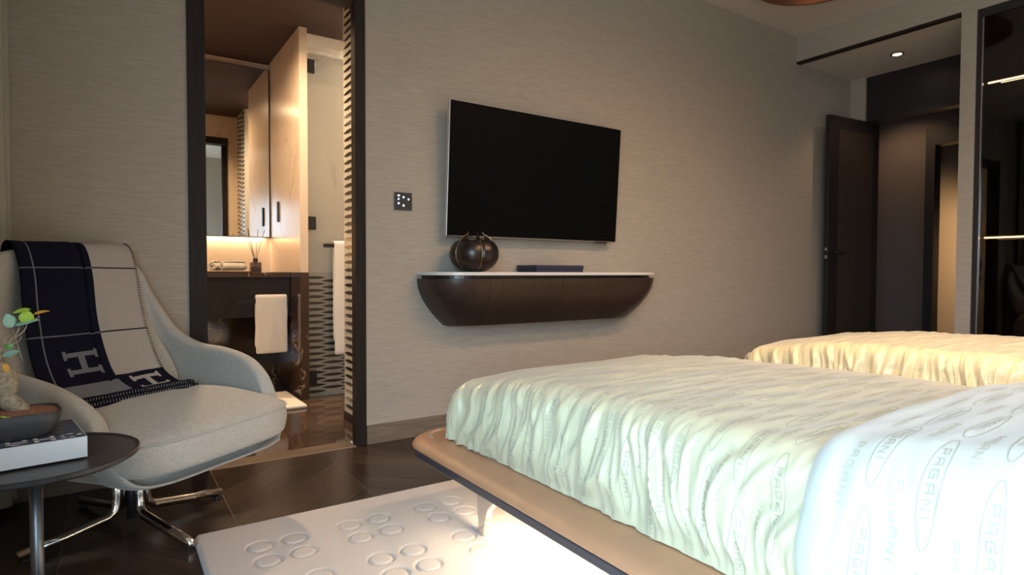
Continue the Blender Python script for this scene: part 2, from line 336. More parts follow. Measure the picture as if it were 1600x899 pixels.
# chevron planks: joints at 45 degrees between seams
def clip(poly, axis, val, keep_less):
    out = []; n = len(poly)
    ins = lambda p: (p[axis] <= val) if keep_less else (p[axis] >= val)
    for i in range(n):
        a, b = poly[i], poly[(i+1) % n]
        if ins(a): out.append(a)
        if ins(a) != ins(b):
            t = (val-a[axis])/(b[axis]-a[axis]); q = [a[0]+(b[0]-a[0])*t, a[1]+(b[1]-a[1])*t]; q[axis] = val; out.append(tuple(q))
    return out
CW, PITCH, S0 = 0.505, 0.19, 0.366
share = {}
for k in range(-2, 5):
    x0 = S0+k*CW; x1 = x0+CW; sgn = 1 if k % 2 == 0 else -1
    base_c = 1.90+S0                       # y at the left seam of column 0
    for j in range(-10, 9):
        g = 0.0010
        ya = base_c+j*PITCH if sgn > 0 else base_c+j*PITCH+CW
        full = [(x0+g, ya+g*1.5+sgn*g), (x1-g, ya+g*1.5+sgn*(CW-g)), (x1-g, ya+PITCH-g*1.5+sgn*(CW-g)), (x0+g, ya+PITCH-g*1.5+sgn*g)]
        p = clip(full, 1, YF-0.001, True)
        if len(p) > 2: p = clip(p, 0, XL+0.001, False)
        if len(p) > 2: p = clip(p, 1, 0.3, False)
        if len(p) < 3: continue
        cx, cy = x0+CW/2, ya+sgn*CW/2+PITCH/2
        zj = 0.0004*random.Random(k*31+j).random()
        ang = sgn*PI/4
        whole = p == full
        key = (sgn, 'w') if whole else None
        if key in share:
            o = bpy.data.objects.new('plank', share[key]); COL.objects.link(o)
        else:
            bm = NB(); prism(bm, [(a-cx, b-cy) for a, b in p], -0.006, 0.0)
            bmesh.ops.rotate(bm, verts=bm.verts, cent=(0, 0, 0), matrix=Matrix.Rotation(-ang, 3, 'Z'))
            me = bpy.data.meshes.new('plank'); bm.to_mesh(me); bm.free(); me.materials.append(MT['plank'])
            if key: share[key] = me
            o = bpy.data.objects.new('plank', me); COL.objects.link(o)
        o.parent = floor; o.location = (cx, cy, zj-0.0004); o.rotation_euler = (0, 0, ang)
# rest of the boarded floor (under the beds and beyond)
part('plank_field', box(box(NB(), (S0+5*CW, YB, -0.0011), (9.2, YF-0.001, -0.0005)), (XL, YB, -0.0011), (S0+5*CW, 0.3, -0.0005)), 'plank', floor, kind='stuff')
# wall with the television
bm = NB()
box(bm, (XL-T, YF, 0), (0.292, YF+T, ZC)); box(bm, (1.092, YF, 0), (5.87, YF+T, ZC)); box(bm, (0.292, YF, 2.33), (1.092, YF+T, ZC))
struct('wall_front', bm, 'paper')
# window wall (left of and behind the camera) with a wide opening
bm = NB(); WY0, WY1, WZ1 = -1.70, 0.40, 2.15
box(bm, (XL-T, WY1, 0), (XL, YF, ZC)); box(bm, (XL-T, YB, 0), (XL, WY0, ZC)); box(bm, (XL-T, WY0, 0), (XL, WY1, 0.10)); box(bm, (XL-T, WY0, WZ1), (XL, WY1, ZC))
struct('wall_left', bm, 'paper')
bm = NB()
for y in (WY0, WY1-0.05, (WY0+WY1)/2-0.025): box(bm, (XL-0.09, y, 0.10), (XL-0.03, y+0.05, WZ1))
box(bm, (XL-0.09, WY0, 0.10), (XL-0.03, WY1, 0.15)); box(bm, (XL-0.09, WY0, WZ1-0.05), (XL-0.03, WY1, WZ1))
struct('window_1', bm, 'frost')
struct('wall_back', bx((XL-T, YB-T, 0), (5.87, YB, ZC)), 'paper')
bm = NB()
box(bm, (XL-T, YB-T, ZC), (XR, YF+T, ZC+0.1))
ceil = struct('ceiling', bm, 'ceil')
# bulkhead over the entrance lobby, pillar beside the wardrobe, lobby ceiling
bm = NB(); box(bm, (XR, YB, 2.70), (XR+0.04, YF, ZC+0.1)); box(bm, (XR, 1.671, 0), (XR+0.60, 1.762, 2.70)); box(bm, (XR+0.6, YB, 0), (XR+0.7, 1.762, ZC))
struct('wall_right', bm, 'paper')
bm = NB(); box(bm, (XR+0.04, 1.762, 2.715), (5.90, YF, 2.80)); struct('trim_1', bm, 'ceil')      # lobby ceiling
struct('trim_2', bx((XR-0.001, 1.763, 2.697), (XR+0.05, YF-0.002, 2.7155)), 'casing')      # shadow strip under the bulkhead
bm = NB(); box(bm, (5.87, 2.838, 0), (6.0, YF, 2.715)); struct('wall_lobby', bm, 'paper')
# dark panel and entrance door frame
bm = NB(); box(bm, (5.90, 1.762, 2.30), (6.02, 2.838, 2.80)); struct('trim_3', bm, 'dark')
d = struct('door_1', bx((-0.735, 0.0, 0.006), (0, 0.038, 2.29)), 'dark', bevel=0.002)
d.location = (6.02, 2.776, 0); d.rotation_euler = (0, 0, math.atan2(-0.072, 0.73))
part('door_panel', bx((-0.60, -0.002, 0.15), (-0.10, 0.0, 2.17)), 'darkwood', d, local=True)
part('door_handle', tube([(-0.68, -0.001, 1.07), (-0.68, -0.044, 1.07), (-0.67, -0.051, 1.07), (-0.55, -0.051, 1.07)], 0.009, 8), 'blackmetal', d, smooth=True, local=True)
part('door_handle', tube([(-0.68, 0.039, 1.07), (-0.68, 0.070, 1.07), (-0.67, 0.076, 1.07), (-0.57, 0.076, 1.07)], 0.009, 8), 'blackmetal', d, smooth=True, local=True)
part('lock_plate', bx((-0.7365, 0.009, 1.09), (-0.7345, 0.029, 1.115)), 'silver', d, local=True)
part('lock_plate', bx((-0.7365, 0.009, 1.02), (-0.7345, 0.029, 1.05)), 'silver', d, local=True)
# corridor beyond the entrance
struct('wall_corridor', box(box(box(NB(), (7.0, 2.76, 0), (7.1, 5.0, 2.9)), (7.0, 0.0, 2.37), (7.1, 2.76, 2.9)), (7.0, 0.0, 0), (7.1, 1.9, 2.37)), 'darkbrown')
bm = NB(); box(bm, (6.96, 2.675, 0), (7.1, 2.76, 2.37)); box(bm, (6.96, 1.9, 2.19), (7.1, 2.675, 2.37)); struct('trim_4', bm, 'dark')
struct('wall_far', bx((8.6, 0.0, 0), (8.7, 5.0, 2.9)), 'lit')
struct('ceiling_corridor', bx((5.905, 0.0, 2.81), (9.0, 5.0, 2.9)), 'brownceil')
struct('wall_corridor_side', box(box(box(NB(), (5.87, 4.9, 0), (9, 5.0, 2.85)), (5.87, 0, 0), (9, 0.1, 2.85)), (5.87, YF+T, 0), (6.02, 4.9, 2.85)), 'darkbrown')
struct('wall_lobby_side', bx((5.66, 1.1, 0), (6.02, 1.762, 2.9)), 'dark')
struct('floor_corridor', bx((6.0, YF, -0.08), (9.0, 5.0, -0.0005)), 'plank')
# baseboard
struct('baseboard_front', box(NB(), (1.094, YF-0.014, 0), (5.20, YF-0.0005, 0.098)), 'base', bevel=0.002)
struct('baseboard_front_left', box(NB(), (XL+0.001, YF-0.014, 0), (0.291, YF-0.0005, 0.098)), 'base', bevel=0.002)
# bathroom doorway casing and threshold
bm = NB()
box(bm, (0.292, YF-0.012, 0), (0.362, YF+0.05, 2.26)); box(bm, (1.038, YF-0.012, 0), (1.092, YF+0.05, 2.26)); box(bm, (0.292, YF-0.012, 2.26), (1.092, YF+T, 2.33))
struct('trim_5', bm, 'casing', bevel=0.002)
struct('trim_6', box(NB(), (0.292, YF+0.051, 0), (0.32, YF+T, 2.26)), 'casing')
struct('trim_7', box(NB(), (0.362, YF-0.004, -0.05), (1.038, YF+0.11, 0.0008)), 'base')
struct('trim_8', box(NB(), (0.362, YF-0.010, -0.05), (1.038, YF-0.0045, 0.0022)), 'subfloor')

# ------------------------------------------------------------------ bathroom
BX0, BX1, BY1, BZ = -0.35, 1.95, 5.17, 2.56
bf = struct('floor_bathroom', bx((BX0-T, YF+0.111, -0.08), (BX1+T, BY1+T, -0.003)), 'subfloor')
for i in range(4):
    for j in range(4):
        x0 = BX0+i*0.575; y0 = YF+0.112+j*0.52
        part('floor_tile', box(NB(), (x0+0.0008, y0+0.0008, -0.0029), (x0+0.5742, min(y0+0.5192, BY1), 0.0)), 'floormarble', bf)
struct('ceiling_bathroom', bx((BX0-T, YF+T, BZ), (BX1+T, BY1+T, BZ+0.1)), 'brownceil')
bm = NB(); box(bm, (BX0-T, YF+T, 0), (BX0, BY1+T, BZ)); struct('wall_bathroom_left', bm, 'beige')
bm = NB(); box(bm, (BX0, BY1, 0), (BX1, BY1+T, BZ)); struct('wall_bathroom_back', bm, 'beige')
bm = NB(); box(bm, (BX1, YF+T, 0), (BX1+T, BY1+T, BZ)); struct('wall_bathroom_right', bm, 'whitemarble')
bm = NB(); box(bm, (BX0, YF+T, 0), (0.292, YF+T+0.01, BZ)); box(bm, (1.092, YF+T, 0), (BX1, YF+T+0.01, BZ)); box(bm, (0.292, YF+T, 2.33), (1.092, YF+T+0.01, BZ)); struct('wall_bathroom_front', bm, 'beige')
# partition between basin and shower: beige above, dark marble below
pw = struct('wall_partition', bx((1.092, 4.23, 0.886), (1.146, BY1, BZ)), 'beige')
part('marble_panel', bx((1.090, 4.228, 0), (1.148, BY1, 0.885)), 'darkmarble', pw)
part('wall_plate', rbox((1.080, 4.825, 1.272), (1.0915, 4.868, 1.428), 0.002, 2), 'blackmetal', pw)
# shower back wall
sw = struct('wall_shower', bx((1.146, 4.32, 0.886), (BX1, 4.40, BZ)), 'whitemarble')
part('tile_field', bx((1.1485, 4.316, 0.0), (BX1, 4.40, 0.885)), 'patternbase', sw)
def lens_mesh(L, Hh, t):
    bm = NB(); n = 12; pts = []
    for i in range(n+1):
        a = -1+2*i/n; pts.append((a*L/2, Hh/2*(1-abs(a)**2.2)))
    for i in range(1, n): 
        a = 1-2*i/n; pts.append((a*L/2, -Hh/2*(1-abs(a)**2.2)))
    lo = [bm.verts.new((x, 0, z)) for x, z in pts]; hi = [bm.verts.new((x, -t, z)) for x, z in pts]
    bm.faces.new(hi[::-1])
    for i in range(len(pts)): bm.faces.new((lo[i], lo[(i+1) % len(pts)], hi[(i+1) % len(pts)], hi[i]))
    bmesh.ops.recalc_face_normals(bm, faces=bm.faces)
    me = bpy.data.meshes.new('lens_tile'); bm.to_mesh(me); bm.free(); me.materials.append(MT['lens']); return me
lens = lens_mesh(0.172, 0.0215, 0.0015)
for c in range(5):
    for r_ in range(19):
        x = 1.205+c*0.137; z = 0.035+r_*0.0452+(0.0226 if c % 2 else 0)
        if z > 0.87: continue
        o = bpy.data.objects.new('lens_tile', lens); COL.objects.link(o); o.parent = sw; o.location = (x, 4.3155, z)
pp = struct('wall_patterned', bx((1.176, YF+T+0.011, 0.05), (1.24, 3.56, BZ)), 'patternbase')
struct('baseboard_patterned', bx((1.170, YF+T+0.011, 0), (1.24, 3.56, 0.05)), 'dark')
for c in range(3):
    for r_ in range(56):
        z = 0.09+r_*0.0452+(0.0226 if c % 2 else 0)
        if z > BZ-0.02: continue
        o = bpy.data.objects.new('lens_tile', lens); COL.objects.link(o); o.parent = pp; o.location = (1.1755, 3.19+c*0.137, z); o.rotation_euler = (0, 0, -PI/2)
# glass shower door with hinges
g = thing('shower_door', 'frameless clear glass shower door with three black hinges, right of the marble partition', 'door', (1.15, 4.262, 0.0))
part('glass_panel', bx((1.150, 4.258, 0.012), (1.62, 4.266, 2.44)), 'glass', g)
for z0, z1 in ((0.10, 0.195), (1.185, 1.275), (2.27, 2.36)):
    hb = rbox((1.136, 4.243, z0), (1.205, 4.281, z1), 0.003, 2); part('hinge', hb, 'blackmetal', g)
rail = thing('towel_rail', 'short black towel rail on the glass shower door', 'rail', (1.24, 4.22, 1.08))
part('bar', rbox((1.245, 4.205, 1.062), (1.60, 4.217, 1.088), 0.002, 2), 'blackmetal', rail)
for xm in (1.262, 1.57): part('mount', bx((xm, 4.217, 1.065), (xm+0.02, 4.2575, 1.085)), 'blackmetal', rail)
def towel(name, label, x0, x1, yc, zt, zf, zb, gap, two=None, seed=0):
    """folded towel hung over a bar: front fall to zf, back fall to zb"""
    path = []; t = 0.008
    for i in range(15): path.append((yc-gap, zf+(zt-zf)*i/14))
    for i in range(1, 8):
        a = PI-PI*i/8; path.append((yc+gap*math.cos(a), zt+gap*math.sin(a)))
    for i in range(15): path.append((yc+gap, zt-(zt-zb)*i/14))
    def f(u, v):
        y, z = path[int(round(u*(len(path)-1)))]
        w = 0.004*nz(v*14+seed, z*5)*(1 if u < 0.5 else .5)
        return (x0+(x1-x0)*v+0.004*nz(z*9, seed+v), y+w, z)
    bm = grid(f, lin(0, 1, len(path)-1), lin(0, 1, 10))
    o = part(name, bm, 'towel', smooth=True)
    md = o.modifiers.new('t', 'SOLIDIFY'); md.thickness = 0.012; md.offset = 0
    md = o.modifiers.new('b', 'SUBSURF'); md.levels = md.render_levels = 1
    tag(o, label, 'towel'); return o
towel('bath_towel', 'long white bath towel hanging on the glass shower door', 1.315, 1.50, 4.211, 1.088, 0.30, 0.40, 0.016, seed=3)
towel('hand_towel', 'white hand towel hanging over the handle of the dark vanity', 0.842, 1.055, 4.455, 0.708, 0.315, 0.36, 0.016, seed=8)
# vanity
va = thing('vanity_cabinet', 'dark wood vanity with marble top and long black handle', 'cabinet', (0.40, 4.5, 0.0))
part('drawer_front', bx((0.05, 4.50, 0.567), (1.086, 4.522, 0.848)), 'espresso', va, bevel=0.001)
part('body', bx((0.05, 4.5225, 0.567), (1.0885, 5.165, 0.848)), 'dark', va)
part('worktop', bx((0.02, 4.488, 0.850), (1.0885, 5.168, 0.884)), 'darkmarble', va, bevel=0.001)
part('under_panel', bx((0.02, 4.98, 0.0), (1.0885, 5.165, 0.566)), 'darkmarble', va)
hd = part('handle', box(box(box(NB(), (0.725, 4.450, 0.668), (1.07, 4.460, 0.702)), (0.735, 4.460, 0.675), (0.755, 4.4995, 0.695)), (1.04, 4.460, 0.675), (1.06, 4.4995, 0.695)), 'blackmetal', va)
# mirror cabinet
mc = thing('mirror_cabinet', 'wide backlit mirror above the vanity', 'mirror', (0.5, BY1, 1.16))
part('mirror_glass', bx((0.0, 5.120, 1.168), (1.080, 5.126, 2.50)), 'mirror', mc)
part('frame', box(box(NB(), (0.0, 5.1265, 1.162), (1.089, 5.145, 2.506)), (1.0805, 5.118, 1.162), (1.0895, 5.1265, 2.506)), 'dark', mc)
part('led_strip', bx((0.2, 5.146, 1.170), (1.05, 5.152, 1.178)), 'led', mc)
part('spacer', bx((0.1, 5.1455, 1.20), (1.0, 5.1695, 2.45)), 'dark', mc)
# tray, rolled towels, reed diffuser
o = part('tray', rbox((0.42, 4.72, 0.8845), (0.865, 4.93, 0.892), 0.003, 2), 'darkwood'); tag(o, 'flat dark tray under the rolled towels on the vanity', 'tray')
def roll(cx, cy, cz, L, rad, ang, label, seed):
    bm = NB(); n = 26; prof = []
    for i in range(40):   # spiral in (a,b)
        t = i/39; th = t*2*PI*2.3; rr = rad*(0.22+0.78*t); prof.append((rr*math.cos(th), rr*math.sin(th)))
    d = Vector((math.cos(ang), math.sin(ang), 0)); s = Vector((-math.sin(ang), math.cos(ang), 0)); u = Vector((0, 0, 1))
    def f(i, v):
        a, b = prof[int(i)]; k = 1+0.05*nz(v*6+seed, i*.2)
        e = 1-0.25*max(0, abs(v-.5)*2-.85)/.15
        return Vector((cx, cy, cz))+d*(v-.5)*L+s*a*k*e+u*b*k*e
    bm = grid(f, list(range(40)), lin(0, 1, 12))
    o = part('rolled_towel', bm, 'towel', smooth=True); md = o.modifiers.new('t', 'SOLIDIFY'); md.thickness = rad*0.16; md.offset = 0
    tag(o, label, 'towel'); return o
roll(0.645, 4.81, 0.929, 0.14, 0.035, R(60), 'left of two white face towels rolled up on the vanity tray', 1)
roll(0.760, 4.80, 0.929, 0.19, 0.035, R(25), 'right of two white face towels rolled up on the vanity tray', 5)
df = thing('reed_diffuser', 'smoked glass reed diffuser bottle with thin dark reeds on the vanity', 'diffuser', (0.912, 4.80, 0.8845))
part('bottle', rbox((-0.038, -0.03, 0.0), (0.038, 0.03, 0.075), 0.006, 2), 'smoke', df, local=True)
part('oil', rbox((-0.032, -0.024, 0.006), (0.032, 0.024, 0.04), 0.004, 2), 'smoke', df, local=True)
part('collar', lathe([(0, 0.075), (0.017, 0.075), (0.017, 0.105), (0, 0.105)], 20), 'dark', df, local=True)
for i, (a, b) in enumerate(((-0.085, 0.30), (-0.055, 0.325), (0.02, 0.32), (0.07, 0.318), (-0.045, 0.31))):
    part('reed', tube([(a*-0.25, (i-2)*0.004, 0.012), (a, (i-2)*0.022, b)], 0.0018, 6), 'darkwood', df, local=True)
# bath mat
o = part('bath_mat', rbox((0.30, 3.975, 0.0005), (1.065, 4.52, 0.022), 0.008, 2), 'mat', smooth=True); tag(o, 'white bath mat on the dark marble floor in front of the vanity', 'mat')
# bathroom downlight fittings
for i, (x, y) in enumerate(((0.52, 3.85), (1.86, 3.90))):
    t = thing('bathroom_downlight', ('recessed downlight in the bathroom ceiling above the vanity area' if i == 0 else 'recessed downlight in the bathroom ceiling above the shower area'), 'lamp', (x, y, BZ))
    part('ring', lathe([(0.028, 0.0), (0.042, 0.0), (0.042, -0.005), (0.028, -0.005), (0.028, 0.0)], 24), 'blackmetal', t, local=True)

# ------------------------------------------------------------------ television, switch, console and what stands on it
tv = thing('television', 'large flat black television with thin silver edge on the wall', 'television', (2.148, YF, 1.45))
a = math.atan2(0.045, 0.73)
def tvb(x0, x1, y0, y1, z0, z1): return bx((x0, y0, z0), (x1, y1, z1))
def tilt(bm):
    bmesh.ops.rotate(bm, verts=bm.verts, cent=(0, 2.905, 1.09), matrix=Matrix.Rotation(-(-a), 3, 'X')); return bm
part('casing', tilt(tvb(1.522, 2.775, 2.905, 2.932, 1.09, 1.822)), 'silver', tv, bevel=0.002)
part('screen', tilt(tvb(1.526, 2.771, 2.902, 2.9049, 1.095, 1.818)), 'screen', tv)
part('sensor', tilt(tvb(2.62, 2.70, 2.908, 2.928, 1.080, 1.0895)), 'plastic', tv)
part('wall_bracket', tvb(1.95, 2.35, 2.934, 2.9725, 1.25, 1.60), 'blackmetal', tv)
s = thing('switch_panel', 'square dark glass switch panel with small lit icons beside the doorway', 'switch', (1.297, YF, 1.27))
part('plate', rbox((1.249, YF-0.009, 1.221), (1.349, YF-0.0005, 1.314), 0.0015, 2), 'switch', s)
y = YF-0.0098
def icon(x, z, kind):
    bm = NB()
    def q(dx0, dz0, dx1, dz1): box(bm, (x+dx0, y, z+dz0), (x+dx1, y+0.0006, z+dz1))
    k = 0.0045
    if kind == 'u': q(-k, -k, -k*.4, k*.6); q(k*.4, -k, k, k*.6); q(-k, -k, k, -k*.3)
    elif kind == 'up':
        for i in range(4): q(-k*(1-i*.28), -k+i*k*.5, -k*(1-i*.28)+.0022, -k+(i+1)*k*.5); q(k*(1-i*.28)-.0022, -k+i*k*.5, k*(1-i*.28), -k+(i+1)*k*.5)
    elif kind == 'down':
        for i in range(4): q(-k*(1-i*.28), k-(i+1)*k*.5, -k*(1-i*.28)+.0022, k-i*k*.5); q(k*(1-i*.28)-.0022, k-(i+1)*k*.5, k*(1-i*.28), k-i*k*.5)
    elif kind == 'sq': q(-k, -k, k, k)
    else:
        for i in range(5):
            w = k*math.sqrt(max(0.1, 1-((i-2)/2.6)**2)); q(-w, (i-2.5)*k*.4, w, (i-1.5)*k*.4)
    part('icon', bm, 'icon', s)
for x, z, k in ((1.272, 1.298, 'u'), (1.272, 1.279, 'up'), (1.272, 1.256, 'dot'), (1.300, 1.289, 'dot'), (1.300, 1.245, 'sq'), (1.328, 1.279, 'down')): icon(x, z, k)
# console
CX0, CX1 = 1.38, 3.075
def plan(x0, x1, yb, d, rx, n=14):
    pts = [(x0, yb)]
    for i in range(n+1):
        t = PI/2*i/n; pts.append((x0+rx-rx*math.cos(t), yb-d*math.sin(t)**0.85))
    for i in range(n+1):
        t = PI/2*(1-i/n); pts.append((x1-rx+rx*math.cos(t), yb-d*math.sin(t)**0.85))
    pts.append((x1, yb))
    out = [pts[0]]
    for p in pts[1:]:
        if abs(p[0]-out[-1][0])+abs(p[1]-out[-1][1]) > 1e-5: out.append(p)
    return out
cn = thing('wall_console', 'boat-shaped dark wood wall console with a white stone top under the television', 'console', (2.24, YF, 0.74))
YW = YF-0.0008
bm = prism(NB(), plan(CX0, CX1, YW, 0.275, 0.26), 0.876, 0.8935); bmesh.ops.recalc_face_normals(bm, faces=bm.faces); part('stone_top', bm, 'whitestone', cn, bevel=0.002)
bm = prism(NB(), plan(CX0+0.03, CX1-0.03, YW, 0.245, 0.24), 0.859, 0.8757); bmesh.ops.recalc_face_normals(bm, faces=bm.faces); part('shadow_gap_band', bm, 'bronze', cn)
def body(xa, xb, name, first=False, last=False):
    """front-curved segment of the body between xa and xb"""
    nz_ = 16; rings = []
    bm = NB()
    for k in range(nz_+1):
        t = k/nz_; z = 0.858-t*0.262
        ins2 = 0.160*t**1.9
        P = plan(CX0+ins2, CX1-ins2, YW, 0.265-ins2*0.9, 0.25)
        Q = []
        # resample the curve at fixed fractions, then clip to [xa,xb]
        for i in range(len(P)-1):
            (x0, y0), (x1, y1) = P[i], P[i+1]
            if x1 < xa or x0 > xb: continue
            if x0 < xa: y0 = y0+(y1-y0)*(xa-x0)/(x1-x0); x0 = xa
            Q.append((x0, y0))
            if x1 >= xb: y1 = y0+(y1-y0)*(xb-x0)/max(1e-9, x1-x0); Q.append((xb, y1)); break
        else: Q.append(P[-1])
        # resample to N points by arc length
        L = [0]
        for p, q in zip(Q, Q[1:]): L.append(L[-1]+math.dist(p, q))
        N = 30; out = []
        for i in range(N+1):
            s_ = L[-1]*i/N; j = 0
            while j < len(L)-2 and L[j+1] < s_: j += 1
            f = (s_-L[j])/max(1e-9, L[j+1]-L[j]); out.append((Q[j][0]+(Q[j+1][0]-Q[j][0])*f, Q[j][1]+(Q[j+1][1]-Q[j][1])*f))
        rings.append([bm.verts.new((x, y, z)) for x, y in out]+[bm.verts.new((out[-1][0], YW, z)), bm.verts.new((out[0][0], YW, z))])
    n = len(rings[0])
    for A, B in zip(rings, rings[1:]):
        for i in range(n): bm.faces.new((A[i], B[i], B[(i+1) % n], A[(i+1) % n]))
    bm.faces.new(rings[0]); bm.faces.new(rings[-1][::-1])
    bmesh.ops.remove_doubles(bm, verts=bm.verts, dist=1e-6)
    bmesh.ops.recalc_face_normals(bm, faces=bm.faces)
    o = part(name, bm, 'console', cn, smooth=True)
    md = o.modifiers.new('e', 'EDGE_SPLIT'); md.split_angle = R(40)
body(CX0, 1.684, 'body_end'); body(1.6865, 2.182, 'drawer'); body(2.1845, CX1, 'drawer')
# segmented bronze vase
vs = thing('segmented_vase', 'round dark bronze vase with ribbed petal segments on the console', 'vase', (1.655, 2.825, 0.894))
VR, VH = 0.138, 0.195
def seg_pt(th, k):      # th around, k 0..1 from bottom to mouth
    ph = -PI/2+k*PI*0.90
    r = VR*math.cos(ph)**0.8 if math.cos(ph) > 0 else 0
    zz = VH/2+VH/2*math.sin(ph)
    f = (th*5/(2*PI)) % 1; rb = abs(math.sin(PI*f))**0.5
    r = r*(0.90+0.10*rb)+0.0
    lift = 0.012*ss(0.75, 1, k)*(1-rb)
    return Vector((r*math.cos(th), r*math.sin(th), zz*(1-0.12*ss(.8, 1, k)*rb)+lift))
bm = NB(); NS = 100; NK = 28; V = []
for k in range(NK+1): V.append([bm.verts.new(seg_pt(2*PI*i/NS, max(0.02, k/NK))) for i in range(NS)])
for k in range(NK):
    for i in range(NS): bm.faces.new((V[k][i], V[k][(i+1) % NS], V[k+1][(i+1) % NS], V[k+1][i]))
bm.faces.new(V[0][::-1])
part('body', bm, 'bronze', vs, smooth=True, local=True)
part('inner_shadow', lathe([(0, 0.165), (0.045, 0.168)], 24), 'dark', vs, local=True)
for j in range(5):
    th = 2*PI*j/5
    part('rib', tube([seg_pt(th, 0.03+0.97*i/20)*1.006 for i in range(21)]+[seg_pt(th, 1)*1.0+Vector((0, 0, 0.018))-Vector((math.cos(th), math.sin(th), 0))*0.008], 0.0022, 6), 'brass', vs, smooth=True, local=True)
    q = seg_pt(th+PI/5, 0.97)
    part('petal_tip', tube([q*0.96, q*0.9+Vector((0, 0, 0.012)), q*0.75+Vector((0, 0, 0.030))], [0.012, 0.008, 0.001], 8), 'bronze', vs, smooth=True, local=True)
vs.rotation_euler = (0, 0, R(-30))
bxn = thing('flat_box', 'flat navy blue box lying on the console beside the vase', 'box', (2.2, 2.85, 0.8937))
part('lid', rbox((2.02, 2.752, 0.912), (2.372, 2.955, 0.9345), 0.003, 2), 'navybox', bxn)
part('base', rbox((2.023, 2.755, 0.8937), (2.369, 2.952, 0.9118), 0.002, 2), 'navybox', bxn)

# ------------------------------------------------------------------ ceiling fittings
dl = thing('downlight', 'small recessed lit downlight in the lobby ceiling', 'lamp', (5.458, 2.389, 2.715))
part('ring', lathe([(0.034, 0.0), (0.050, 0.0), (0.050, -0.006), (0.034, -0.008), (0.034, 0.0)], 28), 'copper', dl, local=True)
part('lens', lathe([(0, -0.002), (0.033, -0.002)], 24), 'ledcool', dl, local=True)
pl = thing('ceiling_lamp', 'copper-brown round lamp shade on the bedroom ceiling', 'lamp', (3.965, 2.215, ZC))
part('shade', lathe([(0, -0.005), (0.38, -0.005), (0.42, -0.03), (0.42, -0.07), (0.40, -0.07), (0.37, -0.035), (0, -0.03)], 64), 'copper', pl, smooth=False, local=True)

# ------------------------------------------------------------------ wardrobe behind glass
wd = thing('wardrobe', 'dark glass-fronted wardrobe with warm light strips beside the pillar', 'wardrobe', (5.2, 0.9, 0))
bm = NB(); box(bm, (4.965, 1.640, 0.0), (5.0, 1.668, 2.697)); box(bm, (4.965, -0.6, 2.640), (5.0, 1.640, 2.697)); box(bm, (4.965, -0.6, 0.0), (5.0, 1.640, 0.03))
part('frame', bm, 'dark', wd)
part('edge_profile', bx((4.966, 1.634, 0.03), (4.974, 1.6395, 2.640)), 'silver', wd)
part('glass_door', bx((4.976, -0.2, 0.031), (4.980, 1.6335, 2.639)), 'darkglass', wd)
bm = NB(); box(bm, (5.54, -0.6, 0.0), (5.555, 1.668, 2.697)); part('back_panel', bm, 'espresso', wd)
part('side_panel', bx((5.0005, 1.650, 0.0), (5.5395, 1.668, 2.697)), 'espresso', wd)
part('top_panel', bx((5.0005, -0.6, 2.68), (5.5395, 1.6495, 2.697)), 'darkwood', wd)
for z in (2.19, 1.13):
    sh = part('shelf', bx((5.03, -0.6, z), (5.5395, 1.6495, z+0.022)), 'darkwood', wd)
    part('led_strip', bx((5.022, -0.55, z+0.004), (5.0295, 1.62, z+0.013)), 'led', sh)
part('hanging_rail', tube([(5.28, -0.55, 2.08), (5.28, 1.645, 2.08)], 0.012, 10), 'bronze', wd, smooth=True)
area('wardrobe_strip_light', (5.03, 0.6, 2.185), (0, 0, 0), 0.02, 1.9, 0.5, WARM)
area('wardrobe_strip_light', (5.10, 0.6, 2.25), (PI, 0, 0), 0.02, 1.9, 0.5, WARM)
area('wardrobe_strip_light', (5.03, 0.6, 1.125), (0, 0, 0), 0.02, 1.9, 0.15, WARM)

# ------------------------------------------------------------------ curtain
ct = []
def curtain(u, v):
    y = 2.30+0.64*u; z = 0.03+2.86*v
    return (-0.445+0.115*ss(2.68, 2.86, y)+0.030*math.sin(u*2*PI*7.5)+0.008*nz(u*9, v*1.5), y+0.010*math.sin(v*3+u*30)*u*(1-u), z)
bm = grid(curtain, lin(0, 1, 130), lin(0, 1, 14))
o = part('curtain', bm, 'curtain', smooth=True); md = o.modifiers.new('t', 'SOLIDIFY'); md.thickness = 0.004
tag(o, 'grey-beige pleated curtain hanging in the left corner of the room', 'curtain')
o = part('curtain_track', bx((-0.36, -1.6, 2.892), (-0.31, 2.95, 2.9295)), 'casing'); tag(o, 'curtain track under the ceiling above the pleated curtain', 'track')

# ------------------------------------------------------------------ rug with embossed rings
RX0, RX1, RY0, RY1 = 0.222, 4.3, -0.6, 2.226
cent = []
for i in range(0, 6):
    for j in range(-4, 1):
        for dx in (0, 1):
            for dy in (0, 1): cent.append((0.39+0.29*i+0.106*dx-0.006*dy*0, 1.902+0.29*j+0.112*dy))
def rugz(x, y):
    d = min(x-RX0, RX1-x, RY1-y)
    z = 0.019-0.010*(1-ss(0, 0.012, d))
    i = round((x-0.443)/0.29); j = round((y-1.958)/0.29)
    if 0 <= i <= 5 and j <= 0:
        for dx in (0, 1):
            for dy in (0, 1):
                r = math.hypot(x-(0.39+0.29*i+0.106*dx), y-(1.902+0.29*j+0.112*dy))
                z -= 0.0085*math.exp(-((r-0.0385)/0.0038)**2)
                if r < 0.036: z += 0.001*(1-(r/0.036)**4)
    return z+0.0006*nz(x*60, y*60)
xs = lin(RX0, 1.75, 380)+[1.9+i*0.2 for i in range(12)]+[RX1]; ys = [RY0, -0.3, 0.0, 0.3, 0.5, 0.7]+lin(0.9, RY1, 330)
